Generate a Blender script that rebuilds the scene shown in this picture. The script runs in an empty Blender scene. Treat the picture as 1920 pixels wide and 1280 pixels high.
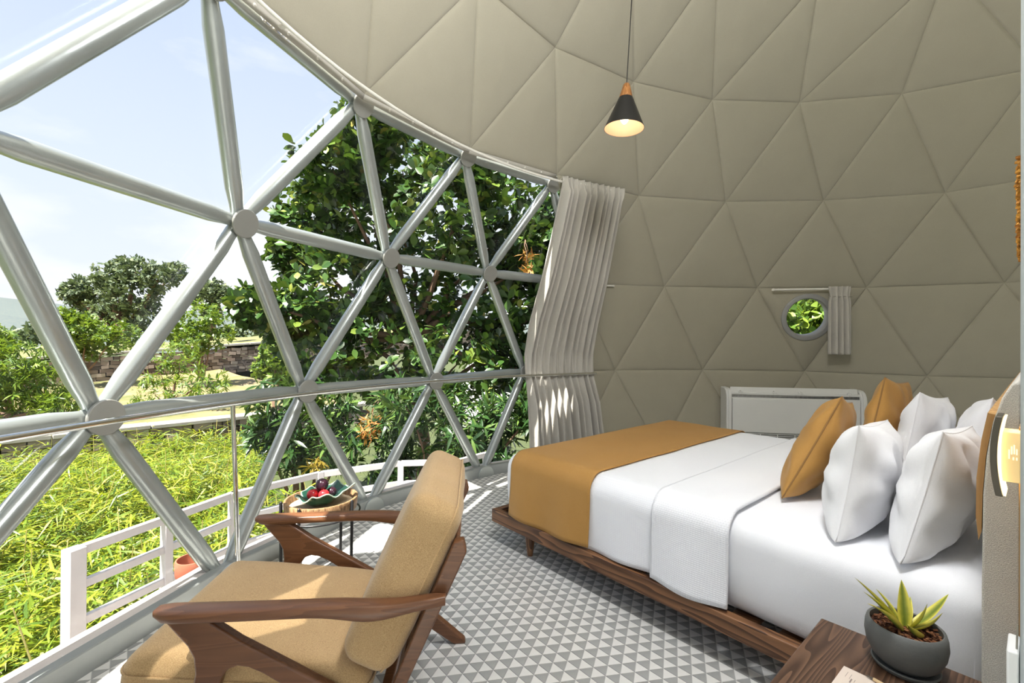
import bpy, math, random
import numpy as np
from mathutils import Vector, Matrix, noise
random.seed(7); RNG = np.random.default_rng(11)
PI = math.pi
scene = bpy.context.scene
COL = scene.collection

# ------------------------------------------------------------------ camera
S = 4.2                                  # dome radius in metres
ZR = [-.1722, .0422, .2624, .4682, .6472]  # ring heights on the unit sphere, the first one is the floor
ZF = ZR[0]
FPX = 848.0                              # focal length in pixels of a 1920 px wide frame
YAW, PITCH, ROLL = .1848, .0037, .0054
CAM = Vector((-2.5578, -.5258, 1.2068))
_f = Vector((math.sin(YAW)*math.cos(PITCH), math.cos(YAW)*math.cos(PITCH), math.sin(PITCH)))
_r = Vector((math.cos(YAW), -math.sin(YAW), 0)); _u = _r.cross(_f)
FW = _f; RT = _r*math.cos(ROLL) + _u*math.sin(ROLL); UP = _u*math.cos(ROLL) - _r*math.sin(ROLL)
cd = bpy.data.cameras.new('camera'); cam = bpy.data.objects.new('camera', cd); COL.objects.link(cam)
cd.sensor_width = 36; cd.lens = 36*FPX/1920; cd.clip_start = .02; cd.clip_end = 3000
cam.matrix_world = Matrix(((RT.x, UP.x, -FW.x, CAM.x), (RT.y, UP.y, -FW.y, CAM.y), (RT.z, UP.z, -FW.z, CAM.z), (0, 0, 0, 1)))
scene.camera = cam

# ------------------------------------------------------------------ sky, sun, exposure
SUN_AZ, SUN_EL = math.radians(-136), math.radians(63.5)
w = bpy.data.worlds.new('sky'); scene.world = w; w.use_nodes = True
nt = w.node_tree; nt.nodes.clear()
def wn(t, **k):
    n = nt.nodes.new(t)
    for a, b in k.items(): setattr(n, a, b)
    return n
tc = wn('ShaderNodeTexCoord'); sep = wn('ShaderNodeSeparateXYZ'); nt.links.new(tc.outputs['Generated'], sep.inputs[0])
ramp = wn('ShaderNodeValToRGB'); nt.links.new(sep.outputs['Z'], ramp.inputs[0])
e = ramp.color_ramp.elements; e[0].position = 0; e[0].color = (.80, .84, .90, 1); e[1].position = .9; e[1].color = (.40, .52, .78, 1)
x = ramp.color_ramp.elements.new(.30); x.color = (.68, .76, .90, 1)
mp = wn('ShaderNodeMapping'); mp.inputs['Scale'].default_value = (1, 1, 2.6); nt.links.new(tc.outputs['Generated'], mp.inputs[0])
cl = wn('ShaderNodeTexNoise'); cl.inputs['Scale'].default_value = 2.1; cl.inputs['Detail'].default_value = 7; cl.inputs['Roughness'].default_value = .55
nt.links.new(mp.outputs[0], cl.inputs['Vector'])
add = wn('ShaderNodeMath', operation='MULTIPLY_ADD'); add.inputs[1].default_value = -.42; nt.links.new(sep.outputs['Z'], add.inputs[0]); nt.links.new(cl.outputs['Fac'], add.inputs[2])
cr = wn('ShaderNodeValToRGB'); cr.color_ramp.elements[0].position = .36; cr.color_ramp.elements[1].position = .60; nt.links.new(add.outputs[0], cr.inputs[0])
mx = wn('ShaderNodeMix', data_type='RGBA'); nt.links.new(cr.outputs[0], mx.inputs['Factor']); nt.links.new(ramp.outputs[0], mx.inputs['A']); mx.inputs['B'].default_value = (.97, .97, .96, 1)
bg = wn('ShaderNodeBackground'); bg.inputs['Strength'].default_value = .45; nt.links.new(mx.outputs['Result'], bg.inputs['Color'])
out = wn('ShaderNodeOutputWorld'); nt.links.new(bg.outputs[0], out.inputs[0])
sl = bpy.data.lights.new('sun', 'SUN'); sl.energy = 7.6; sl.angle = math.radians(.53); sl.color = (1, .95, .86)
so = bpy.data.objects.new('sun', sl); COL.objects.link(so)
so.rotation_euler = Vector((-math.sin(SUN_AZ)*math.cos(SUN_EL), -math.cos(SUN_AZ)*math.cos(SUN_EL), -math.sin(SUN_EL))).to_track_quat('-Z', 'Y').to_euler()
so.location = (-6, -6, 14)
vs = scene.view_settings; vs.view_transform = 'Standard'; vs.look = 'None'; vs.gamma = 1; vs.use_curve_mapping = False
vs.exposure = 1.45

# ------------------------------------------------------------------ pixel to place
def ray(px, py): return FW + RT*((px-960)/FPX) - UP*((py-640)/FPX)
def at(px, py, d): return CAM + ray(px, py)*d
def onz(px, py, z): r = ray(px, py); return CAM + r*((z-CAM.z)/r.z)
def onsphere(px, py, rad):
    d = ray(px, py); c = Vector((0, 0, -ZF*S)); o = CAM-c; a = d.dot(d); b = 2*o.dot(d); k = o.dot(o)-rad*rad
    return CAM + d*((-b+math.sqrt(b*b-4*a*k))/(2*a))
def oncyl(px, py, r):
    d = ray(px, py); a = d.x**2+d.y**2; b = 2*(CAM.x*d.x+CAM.y*d.y); k = CAM.x**2+CAM.y**2-r*r
    return CAM + d*((-b+math.sqrt(b*b-4*a*k))/(2*a))
BO = Vector((-2.167, 2.206, 0)); BU = Vector((.5, -.8660254, 0)); BV = Vector((.8660254, .5, 0))
def BW(u, v, z=0): return BO + BU*u + BV*v + Vector((0, 0, z))

# ------------------------------------------------------------------ materials
MATS = {}
def nodes(name):
    m = bpy.data.materials.new(name); m.use_nodes = True; t = m.node_tree; b = t.nodes['Principled BSDF']; MATS[name] = m
    return m, t, b
def coords(t, scale=(1, 1, 1), rot=(0, 0, 0)):
    tc = t.nodes.new('ShaderNodeTexCoord'); mp = t.nodes.new('ShaderNodeMapping'); t.links.new(tc.outputs['Object'], mp.inputs[0])
    mp.inputs['Scale'].default_value = scale; mp.inputs['Rotation'].default_value = rot
    return mp.outputs[0]
def ntex(t, vec, scale, detail=3, rough=.55):
    n = t.nodes.new('ShaderNodeTexNoise'); n.inputs['Scale'].default_value = scale; n.inputs['Detail'].default_value = detail; n.inputs['Roughness'].default_value = rough
    if vec is not None: t.links.new(vec, n.inputs['Vector'])
    return n.outputs['Fac']
def rampn(t, fac, stops):
    r = t.nodes.new('ShaderNodeValToRGB'); t.links.new(fac, r.inputs[0]); el = r.color_ramp.elements
    while len(el) < len(stops): el.new(.5)
    for q, (p, c) in zip(el, stops): q.position = p; q.color = (*c, 1) if len(c) == 3 else c
    return r.outputs[0]
def bump(t, b, h, strength, dist=.01):
    n = t.nodes.new('ShaderNodeBump'); n.inputs['Strength'].default_value = strength; n.inputs['Distance'].default_value = dist
    t.links.new(h, n.inputs['Height']); t.links.new(n.outputs[0], b.inputs['Normal'])
def plain(name, col, rough=.5, metal=0, var=.06, vscale=8, bumps=0, bscale=60, spec=.5, coat=0):
    m, t, b = nodes(name); b.inputs['Roughness'].default_value = rough; b.inputs['Metallic'].default_value = metal
    b.inputs['Specular IOR Level'].default_value = spec; b.inputs['Coat Weight'].default_value = coat
    v = coords(t); f = ntex(t, v, vscale)
    lo = tuple(max(0, c*(1-var)) for c in col); hi = tuple(min(1, c*(1+var)) for c in col)
    t.links.new(rampn(t, f, [(.3, lo), (.7, hi)]), b.inputs['Base Color'])
    if bumps: bump(t, b, ntex(t, v, bscale, 4), bumps)
    return m
def wood(name, dark, light, axis=0, rough=.42, scale=1.0, strong=1.0, rings=9):
    m, t, b = nodes(name); b.inputs['Roughness'].default_value = rough
    sc = [14*scale]*3; sc[axis] = 1.3*scale
    v = coords(t, tuple(sc))
    w_ = t.nodes.new('ShaderNodeTexNoise'); w_.inputs['Scale'].default_value = .9; w_.inputs['Detail'].default_value = 2; t.links.new(v, w_.inputs['Vector'])
    mul = t.nodes.new('ShaderNodeMath'); mul.operation = 'MULTIPLY'; mul.inputs[1].default_value = rings; t.links.new(w_.outputs['Fac'], mul.inputs[0])
    fr = t.nodes.new('ShaderNodeMath'); fr.operation = 'FRACT'; t.links.new(mul.outputs[0], fr.inputs[0])
    fine = ntex(t, v, 9, 4)
    mm = t.nodes.new('ShaderNodeMath'); mm.operation = 'MULTIPLY_ADD'; mm.inputs[1].default_value = .35; t.links.new(fine, mm.inputs[0]); t.links.new(fr.outputs[0], mm.inputs[2])
    mid = tuple((a+b_)/2 for a, b_ in zip(dark, light))
    k = .5*(1-strong)
    t.links.new(rampn(t, mm.outputs[0], [(.12, light), (.55, mid), (.98, tuple(d*(1-k)+m_*k for d, m_ in zip(dark, mid))), (1.12 if False else 1.0, dark)]), b.inputs['Base Color'])
    bump(t, b, mm.outputs[0], .12, .002)
    return m
def fabric(name, col, col2, scale=900, bstr=.25, rough=.9, sheen=.2, rot=0, big=.0):
    m, t, b = nodes(name); b.inputs['Roughness'].default_value = rough; b.inputs['Sheen Weight'].default_value = sheen; b.inputs['Specular IOR Level'].default_value = .2
    v = coords(t, (1, 1, 1), (rot, rot*.7, rot)); n1 = ntex(t, v, scale, 1); n2 = ntex(t, v, 6, 3)
    mixv = t.nodes.new('ShaderNodeMath'); mixv.operation = 'MULTIPLY_ADD'; mixv.inputs[1].default_value = .35; t.links.new(n2, mixv.inputs[0]); t.links.new(n1, mixv.inputs[2])
    t.links.new(rampn(t, mixv.outputs[0], [(.45, col), (.85, col2)]), b.inputs['Base Color'])
    h = n1
    if big:
        n3 = ntex(t, v, 7, 3); a = t.nodes.new('ShaderNodeMath'); a.operation = 'MULTIPLY_ADD'; a.inputs[1].default_value = big; t.links.new(n3, a.inputs[0]); t.links.new(n1, a.inputs[2]); h = a.outputs[0]
    bump(t, b, h, bstr, .002 if not big else .006)
    return m
def leafmat(name, stops, rough=.38, trans=.35, tcol=(.35, .55, .05)):
    m, t, b = nodes(name); b.inputs['Roughness'].default_value = rough
    g = t.nodes.new('ShaderNodeNewGeometry'); r = rampn(t, g.outputs['Random Per Island'], stops); t.links.new(r, b.inputs['Base Color'])
    tr = t.nodes.new('ShaderNodeBsdfTranslucent'); mixc = t.nodes.new('ShaderNodeMix'); mixc.data_type = 'RGBA'; mixc.inputs['Factor'].default_value = .55
    t.links.new(r, mixc.inputs['A']); mixc.inputs['B'].default_value = (*tcol, 1); t.links.new(mixc.outputs['Result'], tr.inputs['Color'])
    ms = t.nodes.new('ShaderNodeMixShader'); ms.inputs[0].default_value = trans; t.links.new(b.outputs[0], ms.inputs[1]); t.links.new(tr.outputs[0], ms.inputs[2])
    t.links.new(ms.outputs[0], t.nodes['Material Output'].inputs['Surface'])
    return m
def emit(name, col, strength):
    m, t, b = nodes(name); b.inputs['Base Color'].default_value = (*col, 1); b.inputs['Emission Color'].default_value = (*col, 1); b.inputs['Emission Strength'].default_value = strength
    n = ntex(t, coords(t), 20); return m
def glassmat(name):
    m, t, b = nodes(name); t.nodes.remove(b)
    tr = t.nodes.new('ShaderNodeBsdfTransparent'); tr.inputs[0].default_value = (.97, .98, .98, 1)
    gl = t.nodes.new('ShaderNodeBsdfGlossy'); gl.inputs['Roughness'].default_value = .03
    fr = t.nodes.new('ShaderNodeFresnel'); fr.inputs[0].default_value = 1.3
    df = t.nodes.new('ShaderNodeBsdfDiffuse'); df.inputs[0].default_value = (.8, .8, .78, 1)
    v = coords(t); dirt = rampn(t, ntex(t, v, 2.2, 8, .7), [(.52, (0, 0, 0)), (.85, (.035, .035, .035))])
    m1 = t.nodes.new('ShaderNodeMixShader'); t.links.new(fr.outputs[0], m1.inputs[0]); t.links.new(tr.outputs[0], m1.inputs[1]); t.links.new(gl.outputs[0], m1.inputs[2])
    m2 = t.nodes.new('ShaderNodeMixShader'); t.links.new(dirt, m2.inputs[0]); t.links.new(m1.outputs[0], m2.inputs[1]); t.links.new(df.outputs[0], m2.inputs[2])
    t.links.new(m2.outputs[0], t.nodes['Material Output'].inputs['Surface'])
    return m
def stonemat(name, stops, bscale=30, island=True, rough=.9):
    m, t, b = nodes(name); b.inputs['Roughness'].default_value = rough
    if island: g = t.nodes.new('ShaderNodeNewGeometry'); f = g.outputs['Random Per Island']
    else: f = ntex(t, coords(t), 1.2, 6, .65)
    t.links.new(rampn(t, f, stops), b.inputs['Base Color']); bump(t, b, ntex(t, coords(t), bscale, 5), .5, .02)
    return m

M_LIN = fabric('lining_fabric', (0.343, 0.318, 0.245), (0.381, 0.354, 0.277), 500, .18, .75, .15, big=2.2)
def add_translucency(m, amount):
    t = m.node_tree; b = t.nodes['Principled BSDF']; tr = t.nodes.new('ShaderNodeBsdfTranslucent'); tr.inputs[0].default_value = (.95, .92, .84, 1)
    ms = t.nodes.new('ShaderNodeMixShader'); ms.inputs[0].default_value = amount; t.links.new(b.outputs[0], ms.inputs[1]); t.links.new(tr.outputs[0], ms.inputs[2])
    t.links.new(ms.outputs[0], t.nodes['Material Output'].inputs['Surface'])
add_translucency(M_LIN, .008)  # slight translucency added to brighten the room
M_LINEDGE = fabric('lining_border_fabric', (0.437, 0.42, 0.37), (0.487, 0.462, 0.412), 500, .15, .75, .1)
M_TUBE = plain('frame_paint', (.40, .43, .42), .28, .55, .08, 3, .05, 25)
M_HUB = plain('hub_plate_paint', (.27, .27, .25), .42, .1, .05, 6)
M_SILL = plain('sill_paint', (0.3, 0.319, 0.312), .45, .2, .06, 5)
M_LEDGE = plain('white_ledge_plaster', (0.6, 0.547, 0.51), .8, 0, .08, 4, .15, 30)
M_GLASS = glassmat('clear_film_glass')
M_CHROME = plain('polished_steel', (.78, .78, .76), .08, 1, .02, 5)
M_TRACK = plain('white_enamel_track', (.78, .76, .70), .35, 0, .03, 5)
M_BRASS = plain('dull_bracket_steel', (.42, .40, .34), .4, .7, .1, 10)
M_TL = plain('tile_light', (.74, .73, .70), .38, 0, .05, 3)
M_TD = plain('tile_dark', (.345, .345, .335), .40, 0, .10, 7)
M_GROUT = plain('tile_grout', (.47, .465, .45), .7, 0, .06, 9)
M_WOOD = wood('walnut_long', (.085, .036, .014), (.30, .145, .062), 0)
M_WOODV = wood('walnut_upright', (.085, .036, .014), (.30, .145, .062), 2)
M_CHW = wood('chair_wood', (0.127, 0.0524, 0.0232), (0.187, 0.0796, 0.0343), 0, .34, 1.2, .5, 12)
M_BEDW = wood('bed_oak', (.075, .030, .012), (.27, .125, .052), 0, .5, .9)
M_NSW = wood('nightstand_oak', (.055, .026, .014), (.17, .090, .052), 0, .5, .6, 1, 34)
M_NSW2 = wood('nightstand_oak_cross', (.055, .026, .014), (.17, .090, .052), 1, .5, .6, 1, 34)
M_OAKL = wood('golden_oak', (.36, .19, .06), (.62, .38, .15), 2, .5)
M_CHAIR = fabric('mustard_weave', (.40, .255, .115), (.58, .395, .20), 420, .5, .92, .25)
M_SHEET = fabric('white_cotton', (.84, .85, .89), (.89, .90, .93), 700, .12, .85, .15, big=2.5)
M_PIL = fabric('pillow_cotton', (.84, .84, .87), (.89, .89, .91), 700, .12, .85, .15, big=3.5)
M_GOLD = fabric('gold_satin', (.40, .205, .050), (.48, .26, .075), 800, .15, .45, .05, big=1.5)
M_CURT = fabric('grey_curtain_cloth', (0.418, 0.396, 0.355), (0.529, 0.504, 0.453), 500, .2, .85, .2)
M_LINEN = fabric('oatmeal_linen', (0.425, 0.4, 0.356), (0.625, 0.594, 0.531), 520, .6, .95, .2)
M_AC = plain('unit_plastic', (0.713, 0.713, 0.689), .45, 0, .02, 3)
M_ACD = plain('unit_plastic_shaded_gap', (.10, .10, .10), .6)  # shade of outlet and grille put into a near-black plastic colour
M_BLACK = plain('black_lacquer', (.008, .008, .009), .35, 0, .1, 8)
M_LAMPW = wood('lamp_wood', (.22, .085, .022), (.42, .19, .06), 2, .4, 1.5)
M_SHADEIN = plain('shade_inner_white', (.62, .42, .31), .6, 0, .02)
M_BULB = emit('bulb_glow', (1, .80, .58), 3)
M_LED = emit('led_glow', (1, .80, .42), 1.2)
M_LAMPBOX = emit('lamp_box_glow', (1, .78, .42), .02)
M_DBRONZE = plain('dark_bronze', (.12, .105, .085), .4, .5)
M_BLUEG = plain('blue_grey_panel', (.50, .54, .56), .4, .1, .05)
M_WHITEP = plain('white_plastic', (.80, .81, .80), .4, 0, .02)
M_POT = plain('grey_ceramic', (.13, .135, .13), .55, 0, .08, 10, .1, 60)
M_SOIL = stonemat('bark_mulch', [(0, (.05, .015, .006)), (.5, (.16, .055, .02)), (1, (.30, .13, .05))], 60)
M_PAPER = plain('notepad_paper', (.70, .60, .52), .8, 0, .02)
M_INK = plain('printed_ink', (.25, .20, .18), .8)
M_PENW = plain('pale_pencil_wood', (.62, .46, .26), .5)
M_GREENC = plain('green_glaze', (.010, .050, .032), .15, 0, .5, 14, .2, 40, .5, .6)
M_GREENR = plain('pale_green_glaze', (.30, .38, .30), .2, 0, .3, 18)
M_PLUMD = plain('dark_plum', (.035, .010, .020), .22, 0, .4, 12)
M_PLUMR = plain('red_plum', (.52, .022, .028), .22, 0, .3, 12)
M_TRAY = wood('tray_wood', (.16, .085, .04), (.42, .26, .13), 2, .55, 2)
M_TRAYIN = plain('tray_cork', (.52, .42, .28), .8, 0, .08)
M_TERRA = plain('terracotta', (.36, .105, .055), .8, 0, .1)
M_RAILW = plain('white_rail_paint', (.55, .52, .52), .5, 0, .04)
M_BARK = plain('bark', (.16, .095, .06), .9, 0, .35, 9, .6, 25)
M_ORANGE = stonemat('orange_wool', [(0, (.35, .12, .01)), (1, (.75, .36, .05))], 90)
L_TREE = leafmat('broad_leaf', [(0, (0.0136, 0.034, 0.0085)), (.45, (0.0306, 0.0782, 0.0136)), (.8, (0.068, 0.139, 0.0221)), (.95, (0.17, 0.23, 0.0374)), (1, (0.289, 0.255, 0.0595))], .32, .14, (0.204, 0.34, 0.034))
L_MANGO = leafmat('mango_leaf', [(0, (0.012, 0.033, 0.009)), (.6, (0.033, 0.0825, 0.021)), (1, (0.112, 0.18, 0.0375))], .30, .15, (0.18, 0.3, 0.03))
L_DRY = leafmat('dry_leaf', [(0, (0.24, 0.0825, 0.015)), (1, (0.39, 0.21, 0.0375))], .6, .2, (0.45, 0.225, 0.03))
L_BAM = leafmat('bamboo_leaf', [(0, (0.0346, 0.0861, 0.00748)), (.35, (0.118, 0.197, 0.012)), (.75, (0.244, 0.299, 0.0179)), (1, (0.394, 0.378, 0.0449))], .45, .38, (0.41, 0.441, 0.0224))
L_BUSH = leafmat('bright_bush_leaf', [(0, (0.0306, 0.0714, 0.0102)), (.5, (0.085, 0.162, 0.017)), (1, (0.212, 0.281, 0.0374))], .45, .30, (0.34, 0.476, 0.034))
L_FAR = leafmat('far_leaf', [(0, (0.044, 0.072, 0.036)), (.6, (0.0899, 0.13, 0.06)), (1, (0.17, 0.2, 0.084))], .6, .2, (0.2, 0.261, 0.08))
M_GRASS = stonemat('field_soil', [(.36, (0.101, 0.115, 0.0297)), (.5, (0.196, 0.162, 0.0675)), (.64, (0.25, 0.176, 0.101))], 8, False)
M_DRYG = stonemat('dry_grass_field', [(.3, (0.0884, 0.105, 0.0304)), (.6, (0.183, 0.173, 0.0655)), (.8, (0.199, 0.173, 0.0819))], 8, False)
M_SHADEG = stonemat('green_ground', [(.3, (.03, .045, .012)), (.6, (.06, .075, .02)), (.8, (.10, .085, .04))], 8, False)
M_HILL = stonemat('hazy_hill', [(.3, (0.0566, 0.0774, 0.0818)), (.55, (0.0726, 0.0894, 0.0838)), (.75, (0.101, 0.107, 0.0911))], .02, False)  # distance haze mixed into the colour as a blue-grey tone
M_STONE = stonemat('wall_stone', [(0, (0.084, 0.0624, 0.0528)), (.5, (0.205, 0.149, 0.12)), (1, (0.384, 0.307, 0.259))], 12)
M_CAP = plain('wall_cap_cement', (0.364, 0.336, 0.301), .9, 0, .12, 3)
M_CONC = plain('concrete', (.45, .44, .42), .85, 0, .1, 3)

# ------------------------------------------------------------------ mesh helpers
class MB:
    def __init__(s): s.v = []; s.f = []; s.m = []
    def add(s, vs, fs, m=0):
        b = len(s.v); s.v += [tuple(p) for p in vs]; s.f += [tuple(i+b for i in q) for q in fs]; s.m += [m]*len(fs); return s
    def box(s, c, size, rot=None, m=0):
        hx, hy, hz = (q/2 for q in size); R = rot or Matrix.Identity(3); c = Vector(c)
        vs = [c + R @ Vector((x*hx, y*hy, z*hz)) for z in (-1, 1) for y in (-1, 1) for x in (-1, 1)]
        return s.add(vs, [(0, 2, 3, 1), (4, 5, 7, 6), (0, 1, 5, 4), (2, 6, 7, 3), (0, 4, 6, 2), (1, 3, 7, 5)], m)
    def sweep(s, path, rad, n=12, m=0, closed=False, flat=None, caps=True):
        path = [Vector(p) for p in path]; N = len(path); rads = rad if isinstance(rad, (list, tuple)) else [rad]*N
        vs = []; up = None
        for i, p in enumerate(path):
            a = path[(i-1) % N] if (closed or i > 0) else p; b = path[(i+1) % N] if (closed or i < N-1) else p
            t = (b-a).normalized()
            if up is None: up = Vector((0, 0, 1)) if abs(t.z) < .9 else Vector((1, 0, 0))
            x = up.cross(t).normalized(); y = t.cross(x).normalized(); up = y
            for k in range(n):
                an = 2*PI*k/n; vs.append(p + (x*math.cos(an) + y*math.sin(an)*(flat or 1))*rads[i])
        fs = []
        for i in range(N if closed else N-1):
            j = (i+1) % N
            for k in range(n): fs.append((i*n+k, i*n+(k+1) % n, j*n+(k+1) % n, j*n+k))
        if not closed and caps: fs.append(tuple(range(n))[::-1]); fs.append(tuple((N-1)*n+k for k in range(n)))
        return s.add(vs, fs, m)
    def lathe(s, prof, n=32, c=(0, 0, 0), m=0, caps=True, R=None, wob=None):
        c = Vector(c); R = R or Matrix.Identity(3); vs = []
        for i, (r, z) in enumerate(prof):
            for k in range(n):
                a = 2*PI*k/n; q = Vector((r*math.cos(a), r*math.sin(a), z))
                if wob: q = wob(q, i, a)
                vs.append(c + R @ q)
        fs = [(i*n+k, i*n+(k+1) % n, (i+1)*n+(k+1) % n, (i+1)*n+k) for i in range(len(prof)-1) for k in range(n)]
        if caps:
            fs.append(tuple(range(n))[::-1]); fs.append(tuple((len(prof)-1)*n+k for k in range(n)))
        return s.add(vs, fs, m)
    def prism(s, poly, d0, d1, fn, m=0):
        """poly: 2-D outline; fn(a, b, d) -> point"""
        n = len(poly); vs = [fn(a, b, d0) for a, b in poly] + [fn(a, b, d1) for a, b in poly]
        fs = [tuple(range(n))[::-1], tuple(range(n, 2*n))] + [(i, (i+1) % n, n+(i+1) % n, n+i) for i in range(n)]
        return s.add(vs, fs, m)
    def grid(s, nu, nv, fn, m=0, wrapu=False):
        vs = [fn(i/(nu if wrapu else nu-1), j/(nv-1)) for i in range(nu) for j in range(nv)]
        fs = [(i*nv+j, ((i+1) % nu)*nv+j, ((i+1) % nu)*nv+j+1, i*nv+j+1) for i in range(nu if wrapu else nu-1) for j in range(nv-1)]
        return s.add(vs, fs, m)
    def mesh(s, name, mats, smooth=40):
        me = bpy.data.meshes.new(name); me.from_pydata(s.v, [], s.f)
        for q in (mats if isinstance(mats, (list, tuple)) else [mats]): me.materials.append(q)
        if any(s.m): me.polygons.foreach_set('material_index', s.m)
        me.update(); 
        import bmesh
        bm = bmesh.new(); bm.from_mesh(me); bmesh.ops.recalc_face_normals(bm, faces=bm.faces); bm.to_mesh(me); bm.free()
        if smooth:
            me.shade_smooth()
            if smooth < 179: me.set_sharp_from_angle(angle=math.radians(smooth))
        return me
    def build(s, name, mats, parent=None, smooth=40, bevel=0, seg=2, solid=0, sub=0):
        return link(name, s.mesh(name, mats, smooth), parent, bevel, seg, solid, sub)
def link(name, me, parent=None, bevel=0, seg=2, solid=0, sub=0):
    o = bpy.data.objects.new(name, me); COL.objects.link(o)
    if parent: o.parent = parent
    if solid: q = o.modifiers.new('thickness', 'SOLIDIFY'); q.thickness = solid; q.offset = 0
    if bevel: q = o.modifiers.new('bevel', 'BEVEL'); q.width = bevel; q.segments = seg; q.limit_method = 'ANGLE'; q.angle_limit = math.radians(35)
    if sub: q = o.modifiers.new('sub', 'SUBSURF'); q.levels = sub; q.render_levels = sub
    return o
def tag(o, label=None, cat=None, group=None, kind=None):
    if label: o['label'] = label
    if cat: o['category'] = cat
    if group: o['group'] = group
    if kind: o['kind'] = kind
    return o
def thing(name, label, cat, loc=(0, 0, 0), rz=0, group=None, kind=None):
    o = bpy.data.objects.new(name, None); COL.objects.link(o); o.location = loc; o.rotation_euler = (0, 0, rz); o.empty_display_size = .1
    return tag(o, label, cat, group, kind)
def structure(name, label=None, loc=(0, 0, 0)):
    o = bpy.data.objects.new(name, None); COL.objects.link(o); o.location = loc; o['kind'] = 'structure'
    if label: o['label'] = label
    return o
def rotz(a): return Matrix.Rotation(a, 3, 'Z')

# ================================================================== THE DOME
def sph(lat_z, az, rad=1.0):
    r = math.sqrt(max(0, 1-lat_z*lat_z)); return Vector((S*rad*r*math.sin(az), S*rad*r*math.cos(az), S*(rad*lat_z-ZF)))
STEP = PI/12
LIN = {(3,-2):(683.6,176),(3,-1):(881,279),(3,0):(1044,327),(4,0):(1040.6,89),(4,1):(1188,153.5),(4,2):(1335.7,187.3),(4,3):(1499,192),(4,4):(1691,175.5),
 (3,1):(1197,367),(3,2):(1360.7,378),(3,3):(1544,375.7),(3,4):(1772,361),(2,1):(1245.7,536.8),(2,2):(1419.4,540),(2,3):(1624,539),(2,4):(1883,530),
 (1,0):(1153,693.6),(1,1):(1317.3,692.9),(1,2):(1508,696),(1,3):(1738,705)}
FRM = {(2,-3):(459,419),(2,-2):(733,484),(2,-1):(919,513),(1,-4):(197,782),(1,-3):(577,733),(1,-2):(818,714),(1,-1):(987,697),(0,-2):(908,893),
 (3,-3):(403,-40),(3,-2):(681,196),(3,-1):(878,294),(3,0):(1039,346),(0,-3):(697,953)}
CL = -12                                   # window end; the stretch behind the camera is added for daylight
_i0, _i1 = onz(311, 1161, 0), onz(135, 1276, 0); _d = (_i1-_i0).normalized(); _n = Vector((_d.y, -_d.x, 0))
if _n.dot(_i0) < 0: _n = -_n
_p = _i0+_n*.04; _b = _p.dot(_d); _t5 = -_b+math.sqrt(_b*_b-_p.dot(_p)+4.137**2); _t4 = -_b-math.sqrt(_b*_b-_p.dot(_p)+4.137**2)
BASE = {(0, -5): _p+_d*_t5, (0, -4): onz(420, 1088, 0)}
def norm(c): return (c+12) % 24 - 12
def lnode(j, c):
    c = norm(c)
    border = (j == 3 and CL <= c <= 0)
    rad = .984 if border else 1.0
    if (j, c) in LIN: return onsphere(*LIN[(j, c)], S*rad)
    return sph(ZR[j], (c-j/2)*STEP, rad)
def fnode(j, c, rad):
    c = norm(c)
    if (j, c) in BASE: return BASE[(j, c)]*rad
    if (j, c) in FRM:
        p = onsphere(*FRM[(j, c)], S*.992); o = Vector((0, 0, -ZF*S)); p = o + (p-o)*(rad/.992)
        if j == 0: p.z = 0
        return p
    p = sph(ZR[j], (c-j/2)*STEP, rad)
    if j == 0: p.z = 0
    return p
WIN = set()
for j, lastup, lastdn in ((0, -2, -2), (1, -2, -1), (2, -1, -1)):
    for c in range(CL, lastup+1): WIN.add(((j, c), (j, c+1), (j+1, c+1)))
    for c in range(CL, lastdn+1): WIN.add(((j, c), (j+1, c), (j+1, c+1)))
for c in range(CL, -7):                   # added row of unseen panes to let in more sun
    WIN.add(((3, c), (3, c+1), (4, c+1))); WIN.add(((3, c), (4, c), (4, c+1)))
WALLT = []
for j in range(4):
    for c in range(-12, 12):
        for t in (((j, c), (j, c+1), (j+1, c+1)), ((j, c), (j+1, c), (j+1, c+1))):
            if t not in WIN: WALLT.append(t)
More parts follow.
